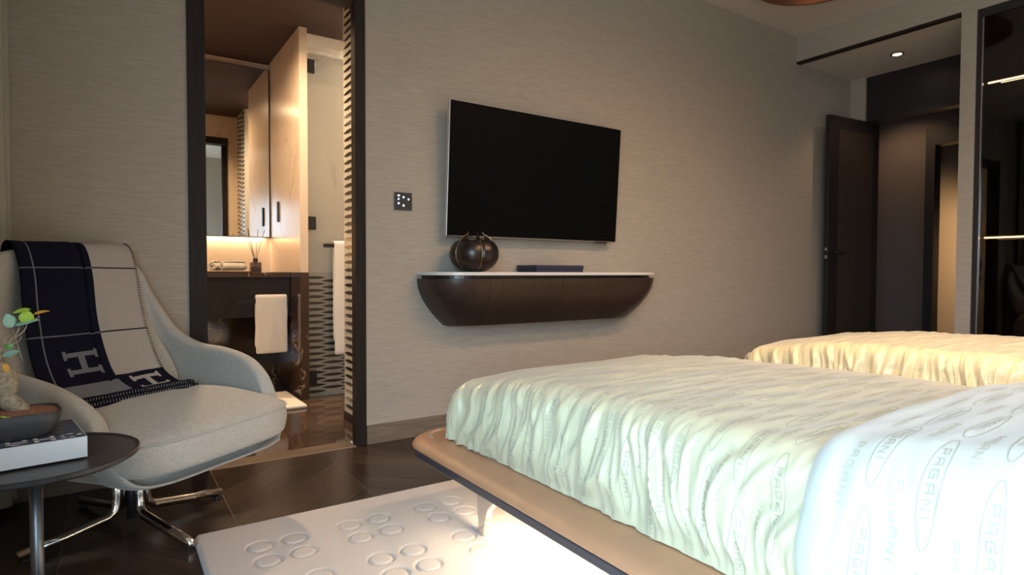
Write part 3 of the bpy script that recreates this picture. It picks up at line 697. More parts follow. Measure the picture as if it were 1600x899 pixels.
def rugp(x, y):
    c = 0.02; dx = max(0, RX0+c-x); dy = max(0, y-(RY1-c)); px, py = x, y
    if dx > 0 and dy > 0:
        l = max(dx, dy)/math.hypot(dx, dy); px = RX0+c-dx*l; py = RY1-c+dy*l
    return (px, py, rugz(x, y))
bm = grid(rugp, xs, ys)
bmesh.ops.recalc_face_normals(bm, faces=bm.faces)
ed = [e for e in bm.edges if e.is_boundary]
ex = bmesh.ops.extrude_edge_only(bm, edges=ed)
for v in ex['geom']:
    if isinstance(v, bmesh.types.BMVert): v.co.z = 0.0005
o = part('rug', bm, 'rug', smooth=True); tag(o, 'cream wool rug with embossed rings in groups of four, under the beds', 'rug')

# ------------------------------------------------------------------ beds
def drape(px, py, x0, x1, y0, y1, r, top, hem=0.315, bulge=0.012, amp=0.013, seed=0):
    """wrap the plane point (px,py) over a rounded box: returns position"""
    cx = min(max(px, x0+r), x1-r); cy = min(py, y1-r)
    dx, dy = px-cx, py-cy; e = math.hypot(dx, dy)
    tz = top(cx, cy)
    if e < 1e-9: d = Vector((0, 0, 0))
    else: d = Vector((dx/e, dy/e, 0))
    q = r*PI/2
    if e < q:
        a = e/r; P = Vector((cx, cy, tz-r*(1-math.cos(a))))+d*r*math.sin(a); N = d*math.sin(a)+Vector((0, 0, math.cos(a)))
    else:
        P = Vector((cx, cy, tz-r-(e-q)))+d*r; N = d.copy()
        t = min(1, max(0, (e-q)/0.16)); P += d*bulge*math.sin(PI*min(1, t))
    # folds
    s = py if abs(dx) >= abs(dy) else px*1.1+3
    w = ss(r*0.25, r*1.8, e)
    warp = 0.35*nz(e*5+seed, s*2.5)+0.5*e*nz(s*1.7, seed)
    n1 = nz(s*12+warp*4, e*2.6+seed, 3.1); n2 = nz(s*30+warp*8, e*4.0, seed+9); n3 = nz(s*68+warp*12, e*6, seed)
    ridge = (1-2.6*abs(n1)**0.85)*0.85+(0.6-1.9*abs(n2)**0.8)*0.55+0.30*n3
    w *= 1-0.75*ss(0.24, 0.30, e)
    disp = w*amp*(ridge-0.2)
    wx = 0.8*nz(px*2, py*2)+0.6*px; lw = 0.0085*nz(px*1.3+seed, py*8+wx, 5)+0.0035*(0.5-abs(nz(px*2.5, py*17+wx*2, seed)))*2+0.0012*nz(px*7, py*40+wx*3, seed)
    disp += (1-w)*lw
    disp += 0.0008*nz(px*60, py*60, 1)
    return P+N*disp, N
GL = {'P': ([(0, 0), (0, 1), (.8, 1), (.8, .45), (0, .45)],), 'A': ([(0, 0), (0, .8), (.2, 1), (.8, 1), (.8, 0)], [(0, .45), (.8, .45)]),
      'G': ([(.8, 1), (.15, 1), (0, .85), (0, 0), (.8, 0), (.8, .55), (.4, .55)],), 'N': ([(0, 0), (0, 1), (.8, 0), (.8, 1)],), 'I': ([(.1, 0), (.1, 1)],),
      'C': ([(.8, .85), (.65, 1), (.15, 1), (0, .85), (0, .15), (.15, 0), (.65, 0), (.8, .15)],), 'H': ([(0, 0), (0, 1)], [(.8, 0), (.8, 1)], [(0, .5), (.8, .5)]),
      'E': ([(.8, 0), (0, 0), (0, 1), (.8, 1)], [(0, .5), (.65, .5)]), 'L': ([(0, 1), (0, 0), (.8, 0)],), 'T': ([(0, 1), (.8, 1)], [(.4, 1), (.4, 0)])}
def strokes(bm, line, w, fn, mi=0, closed=False, step=0.006):
    """ribbon along a polyline in cloth coordinates, laid on the surface by fn"""
    n = len(line)
    for i in range(n if closed else n-1):
        a = Vector(line[i]); b = Vector(line[(i+1) % n]); d = b-a; L = d.length
        if L < 1e-6: continue
        d /= L; s = Vector((-d.y, d.x))*w/2; a2 = a-d*w/2*(0 if closed else 1); L2 = L+(0 if closed else w)
        k = max(1, int(L2/step)); prev = None
        for j in range(k+1):
            c = a2+d*L2*j/k; q = (bm.verts.new(fn(*(c+s))), bm.verts.new(fn(*(c-s))))
            if prev: bm.faces.new((prev[0], prev[1], q[1], q[0])).material_index = mi
            prev = q
def lettering(fn, xmin, xmax, ymin, ymax, mats_ok=None, hgt=0.0095, row=0.036, seed=1):
    """rows of the printed word, running from the middle of the bed down to its left side"""
    bm = NB(); rnd = random.Random(seed); r = 0; y = ymin
    P, Lw = 0.0202, 0.0014
    while y < ymax:
        off = (r % 3)*0.066+rnd.random()*0.02
        x = xmax-off; oval = r % 2 == 0; mi = 0 if oval else 1
        if r % 4 == 3: mi = 1
        while x > xmin+0.12:
            for i, ch in enumerate('PAGANI'):
                for ln in GL[ch]:
                    # word runs along -x, letter tops towards -y
                    pts = [(x-0.015-i*P-a_*0.0150, y-b_*hgt) for a_, b_ in ln]
                    strokes(bm, pts, Lw, fn, mi)
            if oval:
                cx, cy = x-0.015-0.057, y-hgt/2; n = 36; el = []
                for k in range(n):
                    t = 2*PI*k/n; el.append((cx+0.088*math.cos(t), cy+0.0130*math.sin(t)))
                strokes(bm, el, 0.0011, fn, mi, closed=True, step=0.02)
            x -= 0.203
        y += row; r += 1
    return bm
def top1(x, y):
    z = 0.578+0.018*ss(1.7, 0.8, y)+0.012*math.sin(PI*min(1, max(0, (x-0.97)/0.95)))*ss(1.8, 1.2, y)
    return z-0.035*ss(1.45, 1.80, y)-0.02*ss(1.25, 1.0, x)*ss(1.3, 1.75, y)
S1 = dict(x0=0.958, x1=1.935, y0=-0.3, y1=1.835, r=0.085, top=top1, amp=0.024)
yE = 0.555
def top2(x, y): return 0.612+0.050*ss(0.55, 0.05, y)+0.02*math.sin(PI*min(1, max(0, (x-0.95)/1.0)))
def s2(px, py, lift=0.0):
    py2 = min(py, yE+0.007*nz(px*9, 2.0)+0.004*nz(px*25, 5.0)) if py > yE-0.001 else py
    t = max(0, min(1, (py-(yE-0.045))/0.045)); puff = 0.036*math.sqrt(max(0.0, 1-t*t))-0.026
    P, N = drape(px, py2, 0.945, 1.950, -0.5, 9, 0.105, top2, amp=0.007, bulge=0.02, seed=4)
    return P+N*(puff*1.25+lift)
def build_bed(label, clabel, tlabel):
    root = thing('platform_bed', label, 'bed', (0.845, 1.97, 0.0), 'twin platform beds')
    # leather-wrapped border: rounded-rectangle ring swept with a bullnose profile
    def rr(off, n=10):
        x0, x1, y0, y1 = 0.848+off, 2.045-off, -0.45+off, 1.985-off; r = max(0.02, 0.15-off); pts = []
        for cx, cy, a0 in ((x1-r, y1-r, 0), (x0+r, y1-r, 90), (x0+r, y0+r, 180), (x1-r, y0+r, 270)):
            for i in range(n+1):
                t = R(a0+90*i/n); pts.append((cx+r*math.cos(t), cy+r*math.sin(t)))
        return pts
    prof = [(0.016, 0.2925), (0.003, 0.296), (0.0, 0.302), (0.006, 0.311), (0.025, 0.321), (0.055, 0.327), (0.10, 0.329), (0.16, 0.328), (0.24, 0.326)]
    bm = NB(); rings = [[bm.verts.new((x, y, z)) for x, y in rr(o_)] for o_, z in prof]; n = len(rings[0])
    for A, B in zip(rings, rings[1:]):
        for i in range(n): bm.faces.new((A[i], A[(i+1) % n], B[(i+1) % n], B[i]))
    bm.faces.new(rings[-1]); bm.faces.new(rings[0][::-1]); bmesh.ops.recalc_face_normals(bm, faces=bm.faces)
    part('leather_border', bm, 'leather', root, smooth=True)
    # double stitching on the border
    bm = NB()
    for off in (0.060, 0.066):
        P = rr(off, 14)
        for i in range(16, 29):
            a_, b_ = Vector((*P[i], 0.3285)), Vector((*P[i+1], 0.3285))
            L = (b_-a_).length
            if L > 0.2: continue
            for s_ in (0.1, 0.6): tube([a_+(b_-a_)*s_, a_+(b_-a_)*(s_+0.32)], 0.0011, 5, bm)
    part('stitching', bm, 'piping', root, kind='stuff')
    def plate(off, z0, z1): 
        bm = prism(NB(), rr(off), z0, z1); bmesh.ops.recalc_face_normals(bm, faces=bm.faces); return bm
    part('carbon_band', plate(0.006, 0.268, 0.2924), 'carbon', root, bevel=0.003)
    # tapered pan under the band
    bm = NB(); A = [bm.verts.new((x, y, 0.2679)) for x, y in rr(0.035)]; B = [bm.verts.new((x, y, 0.245)) for x, y in rr(0.085)]; n = len(A)
    for i in range(n): bm.faces.new((A[i], A[(i+1) % n], B[(i+1) % n], B[i]))
    bm.faces.new(A); bm.faces.new(B[::-1]); bmesh.ops.recalc_face_normals(bm, faces=bm.faces); part('under_pan', bm, 'greymetal', root)
    part('led_strip', bx((1.04, 0.0, 0.2385), (1.052, 1.72, 0.2445)), 'led', root)
    # forked cast legs with a window
    for lx, ly in ((1.03, 1.70), (1.86, 1.70), (1.03, -0.15), (1.86, -0.15)):
        sx = 1 if lx < 1.5 else -1; k = -1 if ly > 1 else 1
        def pt(a_, z): return (ly+k*a_, z)
        outer = [pt(-0.030, 0.2445), pt(-0.022, 0.14), pt(-0.012, 0.0195), pt(0.022, 0.0195), pt(0.030, 0.07), pt(0.045, 0.11), pt(0.085, 0.15), pt(0.19, 0.215), pt(0.235, 0.2445), pt(0.150, 0.2445), pt(0.10, 0.205), pt(0.045, 0.168), pt(0.022, 0.172), pt(0.012, 0.2445)]
        bm = NB(); w = 0.013
        lo = [bm.verts.new((lx-w, y_, z_)) for y_, z_ in outer]; hi = [bm.verts.new((lx+w, y_, z_)) for y_, z_ in outer]; n = len(outer)
        for q in (lo, hi):
            f = bm.faces.new(q)
        for i in range(n): bm.faces.new((lo[i], lo[(i+1) % n], hi[(i+1) % n], hi[i]))
        bmesh.ops.recalc_face_normals(bm, faces=bm.faces); part('leg', bm, 'chrome', root, bevel=0.004)
    part('mattress', rbox((1.0, -0.35, 0.330), (1.89, 1.76, 0.535), 0.05, 4), 'rug', root, smooth=True)
    # main cover
    f = lambda px, py: drape(px, py, **S1)[0]
    L = 0.085*PI/2+0.175-0.085+0.085
    dep = 0.085*(PI/2-1)+0.245
    xs_ = lin(0.958-dep, 1.935+dep, 210); ys_ = lin(0.40, 1.835+dep, 400)
    bm = grid(f, xs_, ys_)
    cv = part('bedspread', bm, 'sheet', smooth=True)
    tag(cv, clabel, 'bedspread')
    for v in cv.data.vertices:
        if v.co.z < 0.3335: v.co.z = 0.3335+(v.co.z-0.3335)*0.03
    fl = lambda px, py: (lambda r_: r_[0]+r_[1]*0.0014)(drape(px, py, **S1))
    bm = lettering(fl, 0.958-dep+0.05, 1.80, 0.60, 1.70, seed=2)
    part('printed_lettering', bm, ['print', 'printf'], cv, kind='stuff')
    # second, puffier layer over the pillows towards the head
    dep2 = 0.105*(PI/2-1)+0.27
    xs_ = lin(0.945-dep2, 1.95+dep2, 150); ys_ = [-0.40+0.02*i for i in range(37)]+lin(0.345, yE+0.012, 60)
    bm = grid(s2, xs_, ys_)
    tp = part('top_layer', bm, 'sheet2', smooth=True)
    md = tp.modifiers.new('t', 'SOLIDIFY'); md.thickness = 0.012; md.offset = -1
    for v in tp.data.vertices:
        if v.co.z < 0.341: v.co.z = 0.341+(v.co.z-0.341)*0.03
    tag(tp, tlabel, 'duvet')
    bm = lettering(lambda a_, b_: s2(a_, b_, 0.0016), 0.945-dep2+0.05, 1.85, -0.1, 0.50, hgt=0.0105, row=0.039, seed=5)
    part('printed_lettering', bm, ['print', 'printf'], tp, kind='stuff')
    return root, cv, tp
b1 = build_bed('near twin bed with tan leather border, carbon edge and forked polished legs', 'pale silky printed bedspread draped over the near bed', 'puffy bluish-white printed duvet over the head of the near bed')
for o, lab in zip(b1, ('far twin bed, mostly hidden behind the near bed', 'gold-lit pale bedspread draped over the far bed', 'printed duvet over the head of the far bed')):
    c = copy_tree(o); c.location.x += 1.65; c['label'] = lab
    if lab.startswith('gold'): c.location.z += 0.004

# ------------------------------------------------------------------ swivel lounge chair
CH = Vector((0.057, 2.47, 0)); F_ = Vector((0.588, -0.809, 0)).normalized(); R_ = Vector((0.809, 0.588, 0)).normalized()
def cw(r, f, z): return CH+R_*r+F_*f+Vector((0, 0, z))
ch = thing('lounge_chair', 'grey fabric swivel lounge chair on a polished four-star base', 'chair', tuple(CH))
half = [(0, 0.430, 0.278), (0.20, 0.430, 0.280), (0.295, 0.390, 0.300), (0.338, 0.340, 0.41), (0.352, 0.29, 0.505), (0.376, 0.19, 0.565), (0.388, 0.05, 0.595), (0.382, -0.08, 0.61), (0.362, -0.19, 0.67), (0.335, -0.275, 0.79), (0.290, -0.335, 0.91), (0.18, -0.375, 0.965), (0, -0.385, 0.98)]
rim = [Vector(p) for p in half]+[Vector((-p[0], p[1], p[2])) for p in half[-2:0:-1]]
rimc = crom(rim, 4, True)
def shell(i, w):
    p = rimc[i]
    b = Vector((p.x*0.60, p.y*0.62 if p.y > 0 else p.y*0.35, 0.245)); c = Vector((p.x*1.06, p.y*(1.04 if p.y > 0 else 0.80), 0.26+0.12*ss(.4, 1, p.z)))
    return b*(1-w)**2+c*2*w*(1-w)+p*w*w
bm = NB(); WS = lin(0, 1, 10); rings = []
for w in WS: rings.append([bm.verts.new(cw(*shell(i, w))) for i in range(len(rimc))])
for A, B in zip(rings, rings[1:]):
    for i in range(len(A)): bm.faces.new((A[i], A[(i+1) % len(A)], B[(i+1) % len(A)], B[i]))
c0 = bm.verts.new(cw(0, 0.05, 0.243))
for i in range(len(rimc)): bm.faces.new((c0, rings[0][(i+1) % len(rimc)], rings[0][i]))
bmesh.ops.recalc_face_normals(bm, faces=bm.faces)
o = part('shell', bm, 'fabric', ch, smooth=True)
md = o.modifiers.new('t', 'SOLIDIFY'); md.thickness = 0.055; md.offset = -1
md = o.modifiers.new('s', 'SUBSURF'); md.levels = md.render_levels = 2
# seam on the front of the shell
fr = [i for i in range(len(rimc)) if rimc[i].y > 0.33 and rimc[i].z < 0.40]
part('seam', tube([cw(*(shell(6, w)*1.004)) for w in lin(0.25, 1, 8)], 0.0022, 6), 'fabric', ch, smooth=True)
# seat cushion
def cush_r(t):
    c, s = math.cos(t), math.sin(t); n = 4.6 if s > 0 else 2.4
    rx, ry = 0.342, (0.335 if s > 0 else 0.30)
    k = (abs(c/rx)**n+abs(s/ry)**n)**(-1/n); return k*c, k*s+0.13
NT = 72
prof = [(0.0, 0.472), (0.35, 0.470), (0.7, 0.462), (0.88, 0.450), (0.965, 0.438), (1.0, 0.424), (1.012, 0.40), (1.005, 0.36), (0.985, 0.335), (0.95, 0.322), (0.6, 0.318), (0, 0.318)]
bm = NB(); rings = []
for k, z in prof:
    if k == 0: rings.append([bm.verts.new(cw(0, 0.13, z))]); continue
    ring = []
    for i in range(NT):
        r_, f_ = cush_r(2*PI*i/NT); ring.append(bm.verts.new(cw(r_*k, 0.13+(f_-0.13)*k, z-0.022*ss(.1, .45, f_)*k)))
    rings.append(ring)
for A, B in zip(rings, rings[1:]):
    for i in range(NT):
        j = (i+1) % NT
        if len(A) == 1: bm.faces.new((A[0], B[i], B[j]))
        elif len(B) == 1: bm.faces.new((A[i], B[0], A[j]))
        else: bm.faces.new((A[i], B[i], B[j], A[j]))
bmesh.ops.recalc_face_normals(bm, faces=bm.faces)
cu = part('seat_cushion', bm, 'fabric', ch, smooth=True, sub=1)
pts = []
for i in range(NT):
    r_, f_ = cush_r(2*PI*i/NT); pts.append(cw(r_*1.0, 0.13+(f_-0.13)*1.0, 0.4265-0.022*ss(.1, .45, f_)))
part('piping', tube(pts, 0.0028, 6, closed=True), 'fabric', cu, smooth=True)
# back cushion (under the blanket)
def backf(z): return -0.04-0.30*ss(0.44, 1.0, z)**0.9 - 0.02
def bc(u, v):
    z = 0.45+0.50*v; w = (0.30-0.06*v)*u; f = backf(z)-0.075
    return cw(w, f+0.02*abs(u)**3, z)
bm = grid(bc, lin(-1, 1, 16), lin(0, 1, 14))
o = part('back_cushion', bm, 'fabric', ch, smooth=True); md = o.modifiers.new('t', 'SOLIDIFY'); md.thickness = 0.04; md.offset = 0; md = o.modifiers.new('s', 'SUBSURF'); md.levels = md.render_levels = 1
# base
part('column', tube([cw(0, 0, 0.03), cw(0, 0, 0.245)], 0.017, 16), 'greymetal', ch, smooth=True)
part('swivel_plate', lathe([(0, 0.236), (0.12, 0.236), (0.12, 0.246), (0, 0.246)], 32, tuple(CH)), 'blackmetal', ch)
for k, (ex_, ey_) in enumerate(((0.217, 2.134), (0.369, 2.603), (-0.255, 2.342), (-0.103, 2.806))):
    d = Vector((ex_-CH.x, ey_-CH.y, 0)); L = d.length; d /= L
    p = [CH+d*0.05+Vector((0, 0, 0.24)), CH+d*0.048+Vector((0, 0, 0.12)), CH+d*0.052+Vector((0, 0, 0.075)), CH+d*0.075+Vector((0, 0, 0.056)), CH+d*(L*0.6)+Vector((0, 0, 0.036)), CH+d*(L-0.012)+Vector((0, 0, 0.020))]
    lg = part('leg', tube(p, 0.0135, 12, sq=True), 'chrome', ch, smooth=True)
    e_ = CH+d*(L-0.03)
    part('foot_pad', lathe([(0, 0.0003), (0.011, 0.0003), (0.011, 0.009), (0, 0.009)], 16, (e_.x, e_.y, 0)), 'plastic', lg)

# ------------------------------------------------------------------ blanket over the chair back
bl = thing('wool_blanket', 'navy and light grey wool blanket with large letters draped over the chair back', 'blanket', tuple(cw(0, -0.38, 1.0)))
# path in (f, z) from behind the back, over the top and down to the seat
path = crom([(-0.408, 0.80, 0), (-0.408, 0.90, 0), (-0.402, 0.975, 0), (-0.372, 1.000, 0), (-0.325, 0.980, 0), (-0.275, 0.90, 0), (-0.210, 0.76, 0), (-0.130, 0.625, 0), (-0.045, 0.525, 0), (0.045, 0.484, 0)], 10)
cum = [0]
for a_, b_ in zip(path, path[1:]): cum.append(cum[-1]+(b_-a_).length)
SL = cum[-1]
def bpath(s):
    s = max(0, min(SL, s)); j = 0
    while j < len(cum)-2 and cum[j+1] < s: j += 1
    f = (s-cum[j])/(cum[j+1]-cum[j]); return path[j]+(path[j+1]-path[j])*f
def blk(r, s, lift=0.0):
    p = bpath(s); q = bpath(s+0.01); d = (q-p)
    if d.length < 1e-6: d = p-bpath(s-0.01)
    d.normalize(); nrm = Vector((-d.y, d.x, 0)); 
    if nrm.x < 0 and nrm.y < 0: nrm = -nrm
    t = s/SL
    rr = r+0.105*(1-ss(0.15, 1.0, t))
    k = 0.10*max(0, abs(r)-0.16)*1.2*ss(.3, .6, t)
    wv = 0.006*nz(r*6, s*3.5, 2)+0.003*nz(r*16, s*7, 8)
    return cw(rr, p.x+k*0.2+nrm.x*(wv+lift), p.y+nrm.y*(wv+lift)-0.02*max(0, abs(r)-.12)*ss(.5, .2, t))
s_of = lambda z_target: min((abs(bpath(SL*i/400).y-z_target)+(10 if SL*i/400 < cum[30] else 0), SL*i/400) for i in range(401))[1]
sA, sB, sC, sD = s_of(0.905), s_of(0.675), s_of(0.525), SL
rl, rm, rr_ = -0.262, -0.022, 0.162
UL = -0.220
lw = 0.0022
H1z = (s_of(0.625), s_of(0.545))
rects = []   # (r0,r1,s0,s1,mat) on the base zones; later wins
rects.append((rl, rm, 0, SL, 0)); rects.append((rm, rr_, 0, SL, 1))
rects.append((rl, rm, sC+0.012, SL, 2)); rects.append((rm+0.0, rr_, sC-0.008, SL, 0))
for s_ in (sA, sB): rects.append((rl, rm, s_-lw, s_+lw, 3)); rects.append((rm, rr_, s_-lw*1.3, s_+lw*1.3, 0))
rects.append((UL-lw, UL+lw, 0, SL, 3)); rects.append((UL-lw, UL+lw, sC+0.012, SL, 0))
def Hrects(r0, r1, s0, s1, m_, cut=9):
    t = (s1-s0)*0.17; sr = (r1-r0)*0.10
    L_ = [(r0, r1, s0+t*.5, s0+t*1.5), (r0, r1, s1-t*1.5, s1-t*.5), ((r0+r1)/2-sr*.9, (r0+r1)/2+sr*.9, s0+t, s1-t)]
    for a_ in (r0, r1-sr):
        for b_ in (s0, s1-t*2): L_.append((a_, a_+sr, b_, b_+t*2))
    for a_, b_, c_, d_ in L_:
        if c_ < cut: rects.append((a_, b_, c_, min(d_, cut), m_))
Hrects(-0.165, -0.050, H1z[0], H1z[1], 2)
Hrects(0.020, 0.130, sC+0.006, sC+0.006+(H1z[1]-H1z[0]), 1, cut=SL)
ru = sorted(set([round(v, 5) for q in rects for v in q[:2]]+[rl+i*(rr_-rl)/40 for i in range(41)]))
su = sorted(set([round(min(SL, max(0, v)), 5) for q in rects for v in q[2:4]]+[SL*i/90 for i in range(91)]))
def bm_mat(r, s):
    m_ = 0
    for a_, b_, c_, d_, k in rects:
        if a_ <= r <= b_ and c_ <= s <= d_: m_ = k
    return m_
bm = grid(lambda r, s: blk(r, s), ru, su, mfn=bm_mat)
o = part('cloth', bm, ['navy', 'greywool', 'midwool', 'midwool'], bl, smooth=True)
md = o.modifiers.new('t', 'SOLIDIFY'); md.thickness = 0.007; md.offset = 0
# whip stitches on the right edge
bm = NB(); n = 52
for i in range(n):
    s_ = cum[32]+(SL-cum[32])*0.86*i/n
    tube([blk(rr_-0.011, s_, 0.0045), blk(rr_-0.002, s_+0.002, 0.0050), blk(rr_+0.001, s_+0.003, 0.0)], 0.0011, 5, bm)
part('whip_stitches', bm, 'navy', bl, kind='stuff')
# folded layers lying on the seat
for k in range(4):
    f0 = 0.048+0.020*k; zz = 0.492-0.0115*k
    def fl(u, v, f0=f0, zz=zz, k=k):
        r = -0.26+0.49*u; t = v*PI
        return cw(r-0.015+0.01*k, f0-0.10*(1-v*0)+0.10*math.sin(t*0.5)**0.5+0.03*nz(u*3, k)*.4+0.05*ss(.75, 1, u)*(1-u)*2, zz-0.010*v+0.004*nz(u*5, k+3)-0.012*ss(.85, 1, u))
    pts = [cw(-0.255+0.485*i/24, f0+0.004*nz(i*.3, k)-0.015*ss(.85, 1, i/24)*2, zz-0.006-0.012*ss(.8, 1, i/24)+0.002*nz(i*.4, k+2)) for i in range(25)]
    fo = part('folded_layer', tube(pts, 0.0068, 10, flat=(1, 2.6)), 'navy', bl, smooth=True)
    bm = NB(); 
    for i in range(48):
        q = pts[int(i/2)]; q2 = pts[min(24, int(i/2)+1)]; c = q+(q2-q)*(0.5 if i % 2 else 0)+F_*0.0160
        tube([c+Vector((0, 0, 0.0045)), c+F_*0.0022, c+Vector((0, 0, -0.0045))], 0.0009, 4, bm)
    part('stitches', bm, 'greywool', fo, kind='stuff')

# ------------------------------------------------------------------ side table, book, bonsai
TB = Vector((-0.142, 1.70, 0)); TZ = 0.478; TR = 0.200
tb = thing('side_table', 'round dark metal side table on one slim pole', 'table', tuple(TB))
part('tabletop', lathe([(0, TZ-0.012), (TR-0.012, TZ-0.012), (TR-0.002, TZ-0.006), (TR, TZ+0.003), (TR-0.003, TZ+0.0045), (TR-0.007, TZ+0.0025), (TR-0.010, TZ), (0, TZ)], 96), 'tabletop', tb, local=True, smooth=False)
part('pole', tube([(0, 0, 0.012), (0, 0, TZ-0.0125)], 0.0125, 20), 'greymetal', tb, local=True, smooth=True)
part('base', lathe([(0, 0.0005), (0.15, 0.0005), (0.15, 0.010), (0.145, 0.0118), (0, 0.0118)], 64), 'tabletop', tb, local=True)
BK = thing('coffee_table_book', 'thick hardback book with white edges and blue photo cover on the side table', 'book', (-0.045, 1.632, TZ+0.0047), rz=R(9.5))
bw, bd, bh = 0.32, 0.205, 0.046
part('pages', bx((-bw, 0.002, 0.003), (-0.003, bd-0.003, bh-0.003)), 'bookedge', BK, local=True)
bm = box(box(box(NB(), (-bw, 0, 0), (0, bd, 0.0029)), (-bw, 0, bh-0.0029), (0, bd, bh)), (-bw, -0.0005, 0), (0, 0.0019, bh)); part('boards', bm, 'bookedge', BK, local=True)
part('cover', bx((-bw, 0.001, bh+0.0001), (-0.002, bd, bh+0.0006)), 'cover', BK, local=True)
part('photo', bx((-0.30, 0.048, bh+0.0007), (-0.125, bd, bh+0.0011)), 'coverblue', BK, local=True)
bm = NB()
x = -0.012
for chh in 'CHANEL':      # read from the far side: letters run towards -x, tops towards the near edge
    for ln in GL[chh]:
        strokes(bm, [(x-a_*0.036, 0.040-b_*0.032) for a_, b_ in ln], 0.008, lambda a_, b_: Vector((a_, b_, bh+0.0014)))
    x -= 0.047
bmesh.ops.recalc_face_normals(bm, faces=bm.faces)
part('title_lettering', bm, 'whiteprint', BK, local=True)
BZt = TZ+0.0047+bh+0.0016
PO = Vector((-0.183, 1.705, BZt))
bo = thing('bonsai', 'small ficus bonsai with a bulbous root in a charcoal tray pot on the book', 'plant', tuple(PO), rz=R(9))
def se(t, a, b, n=4.5):
    c, s = math.cos(t), math.sin(t); k = (abs(c/a)**n+abs(s/b)**n)**(-1/n); return k*c, k*s
def potmesh(prof, NTt=64):
    bm = NB(); rings = []
    for k, z in prof: rings.append([bm.verts.new((*[q*k for q in se(2*PI*i/NTt, 0.088, 0.066)], z)) for i in range(NTt)])
    for A, B in zip(rings, rings[1:]):
        for i in range(NTt): bm.faces.new((A[i], A[(i+1) % NTt], B[(i+1) % NTt], B[i]))
    bm.faces.new(rings[0][::-1]); bm.faces.new(rings[-1]); bmesh.ops.recalc_face_normals(bm, faces=bm.faces); return bm
part('pot', potmesh([(0.72, 0.0), (0.80, 0.004), (0.90, 0.018), (0.97, 0.036), (1.0, 0.054), (0.985, 0.056), (0.95, 0.053), (0.93, 0.040)]), 'pot', bo, smooth=True, local=True)
bm = NB(); NG = 40
def soilp(u, v):
    x_, y_ = se(2*PI*u, 0.083, 0.061); k = v
    return (x_*k, y_*k, 0.050+0.012*(1-k*k)+0.0022*nz(x_*k*300, y_*k*300))
bm = grid(soilp, lin(0, 1, 90), lin(0.02, 1, 30)); part('soil', bm, 'soil', bo, local=True, kind='stuff')
def lump(pts, rads, name, seed):
    pp_ = crom(pts, 6); rr2 = []
    for i in range(len(pp_)):
        t = i/6; j = min(int(t), len(rads)-2); rr2.append(rads[j]+(rads[j+1]-rads[j])*(t-j))
    bm = tube(pp_, rr2, 18)
    for v in bm.verts: v.co += Vector((nz(v.co.x*60+seed, v.co.y*60, v.co.z*60), nz(v.co.x*60, v.co.y*60+seed, v.co.z*60+4), 0))*0.0035
    return part(name, bm, 'bark', bo, smooth=True, local=True, sub=1)
# local x to the right, z up; origin at pot centre
lump([(0.030, -0.005, 0.045), (0.016, -0.006, 0.062), (-0.004, -0.004, 0.080), (-0.022, 0, 0.095)], [0.010, 0.017, 0.020, 0.012], 'root', 2)
lump([(-0.050, -0.01, 0.045), (-0.040, -0.008, 0.062), (-0.022, -0.004, 0.085)], [0.010, 0.017, 0.012], 'root', 5)
tr = lump([(-0.018, -0.002, 0.088), (-0.012, -0.002, 0.104), (-0.014, 0, 0.125), (-0.020, 0, 0.148), (-0.022, 0, 0.166), (-0.020, 0, 0.182), (-0.016, 0, 0.200)], [0.012, 0.025, 0.030, 0.022, 0.013, 0.008, 0.005], 'trunk', 7)
def bend(p): return Vector((p[0]-0.009*ss(0.19, 0.25, p[2]), p[1], p[2]-0.10*max(0, p[2]-0.13)))
def br(pts, r0, r1, name='branch'):
    pts = [bend(p) for p in pts]
    q = crom(pts, 4); n = len(q); part(name, tube(q, [r0+(r1-r0)*i/(n-1) for i in range(n)], 7), 'twig', bo, smooth=True, local=True)
br([(-0.018, 0, 0.195), (-0.006, -0.002, 0.210), (0.006, -0.004, 0.222), (0.020, -0.006, 0.240), (0.026, -0.008, 0.256)], 0.0035, 0.0012)
br([(0.012, -0.005, 0.232), (0.022, -0.010, 0.235), (0.034, -0.012, 0.248), (0.038, -0.012, 0.262)], 0.002, 0.001)
br([(-0.006, -0.002, 0.210), (0.006, -0.010, 0.214), (0.020, -0.014, 0.222), (0.026, -0.015, 0.232)], 0.0016, 0.0008)
br([(-0.002, -0.003, 0.214), (-0.006, 0, 0.228), (-0.018, 0.002, 0.234), (-0.026, 0.003, 0.245), (-0.022, 0, 0.262)], 0.0018, 0.0008)
br([(-0.018, 0.002, 0.234), (-0.012, 0.004, 0.245)], 0.0012, 0.0007)
br([(-0.022, 0, 0.19), (-0.030, 0.004, 0.215), (-0.028, 0.006, 0.245), (-0.036, 0.008, 0.262)], 0.0018, 0.0008)
br([(-0.030, 0.004, 0.215), (-0.040, 0.002, 0.232), (-0.046, 0, 0.250)], 0.0014, 0.0008)
br([(0.014, -0.006, 0.250), (0.016, -0.012, 0.220), (0.017, -0.016, 0.190), (0.021, -0.018, 0.172)], 0.0010, 0.0006)
br([(0.040, -0.010, 0.262), (0.050, -0.010, 0.272), (0.062, -0.010, 0.280)], 0.0010, 0.0006)
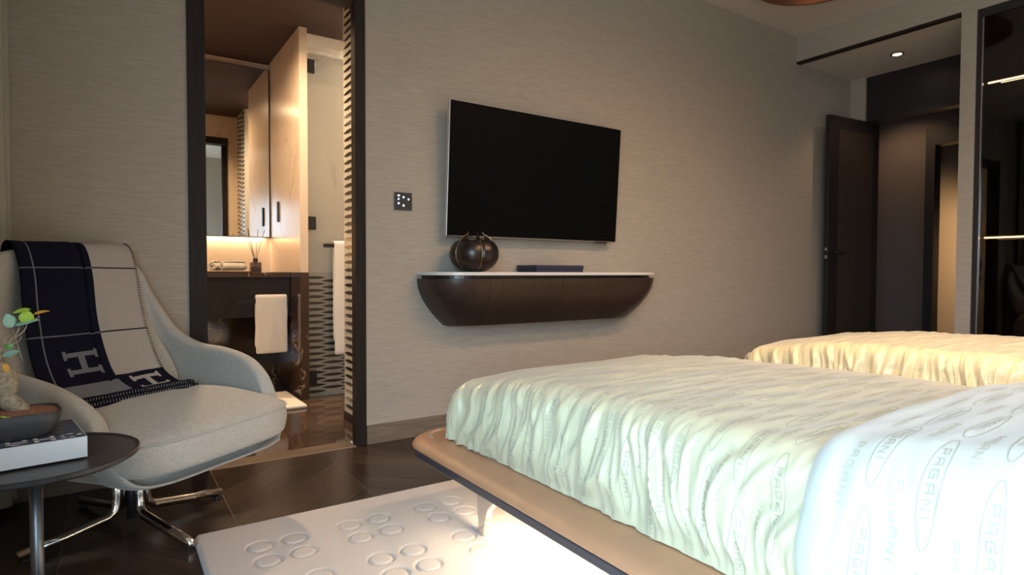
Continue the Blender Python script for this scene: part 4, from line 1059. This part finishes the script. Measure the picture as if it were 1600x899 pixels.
def leafm(c, d, n_, L, Wd, m, curl=0.15):
    d = Vector(d).normalized(); n_ = Vector(n_); s = d.cross(n_).normalized(); n_ = s.cross(d).normalized(); c = bend(c)
    def f(u, v):
        w = Wd/2*math.sin(PI*min(1, u**0.8))**0.8*v if 0 < u < 1 else 0
        return c+d*L*u+s*w+n_*(curl*L*(math.sin(PI*u)*0.5)-abs(v)*-0.06*L)
    bm = grid(f, lin(0, 1, 8), lin(-1, 1, 4)); bmesh.ops.remove_doubles(bm, verts=bm.verts, dist=1e-5)
    o = part('leaf', bm, m, bo, smooth=True, local=True); md = o.modifiers.new('t', 'SOLIDIFY'); md.thickness = 0.0006; md.offset = 0
toC = (0.1, -1, 0.3)
leafm((0.012, -0.006, 0.255), (-0.3, -0.2, 1), (0.3, -1, 0.2), 0.034, 0.026, 'leafteal')
leafm((0.018, -0.008, 0.256), (1, -0.1, 0.28), (0, -0.5, 1), 0.046, 0.020, 'leafteal')
leafm((0.036, -0.008, 0.264), (0.1, 0, 1), toC, 0.030, 0.028, 'leafpale')
leafm((0.046, -0.008, 0.297), (-1, 0, -0.25), (0, -0.7, 1), 0.032, 0.014, 'leafpale')
leafm((0.050, -0.010, 0.284), (1, 0, 0.22), (0, -0.6, 1), 0.030, 0.010, 'leaforange')
leafm((-0.014, -0.010, 0.186), (1, -0.3, 0.30), (0, -0.8, 0.8), 0.034, 0.017, 'leafteal')
leafm((-0.020, -0.012, 0.190), (-0.8, -0.2, -0.7), toC, 0.034, 0.020, 'leafteal')
leafm((-0.028, -0.010, 0.205), (-0.4, -0.1, 1), toC, 0.038, 0.022, 'leafteal')
leafm((-0.032, -0.012, 0.180), (-0.6, -0.2, -0.9), toC, 0.036, 0.022, 'leaf')
leafm((-0.008, -0.006, 0.208), (0.8, -0.2, 0.1), toC, 0.018, 0.012, 'leaf')
leafm((-0.010, -0.030, 0.172), (0.1, 0, -1), toC, 0.020, 0.012, 'leaforange')
leafm((-0.034, -0.006, 0.225), (-0.9, -0.2, 0.3), toC, 0.030, 0.018, 'leaf')
leafm((-0.022, -0.060, 0.058), (1, 0, -0.12), (0, -0.6, 1), 0.052, 0.008, 'leafpale', -0.3)
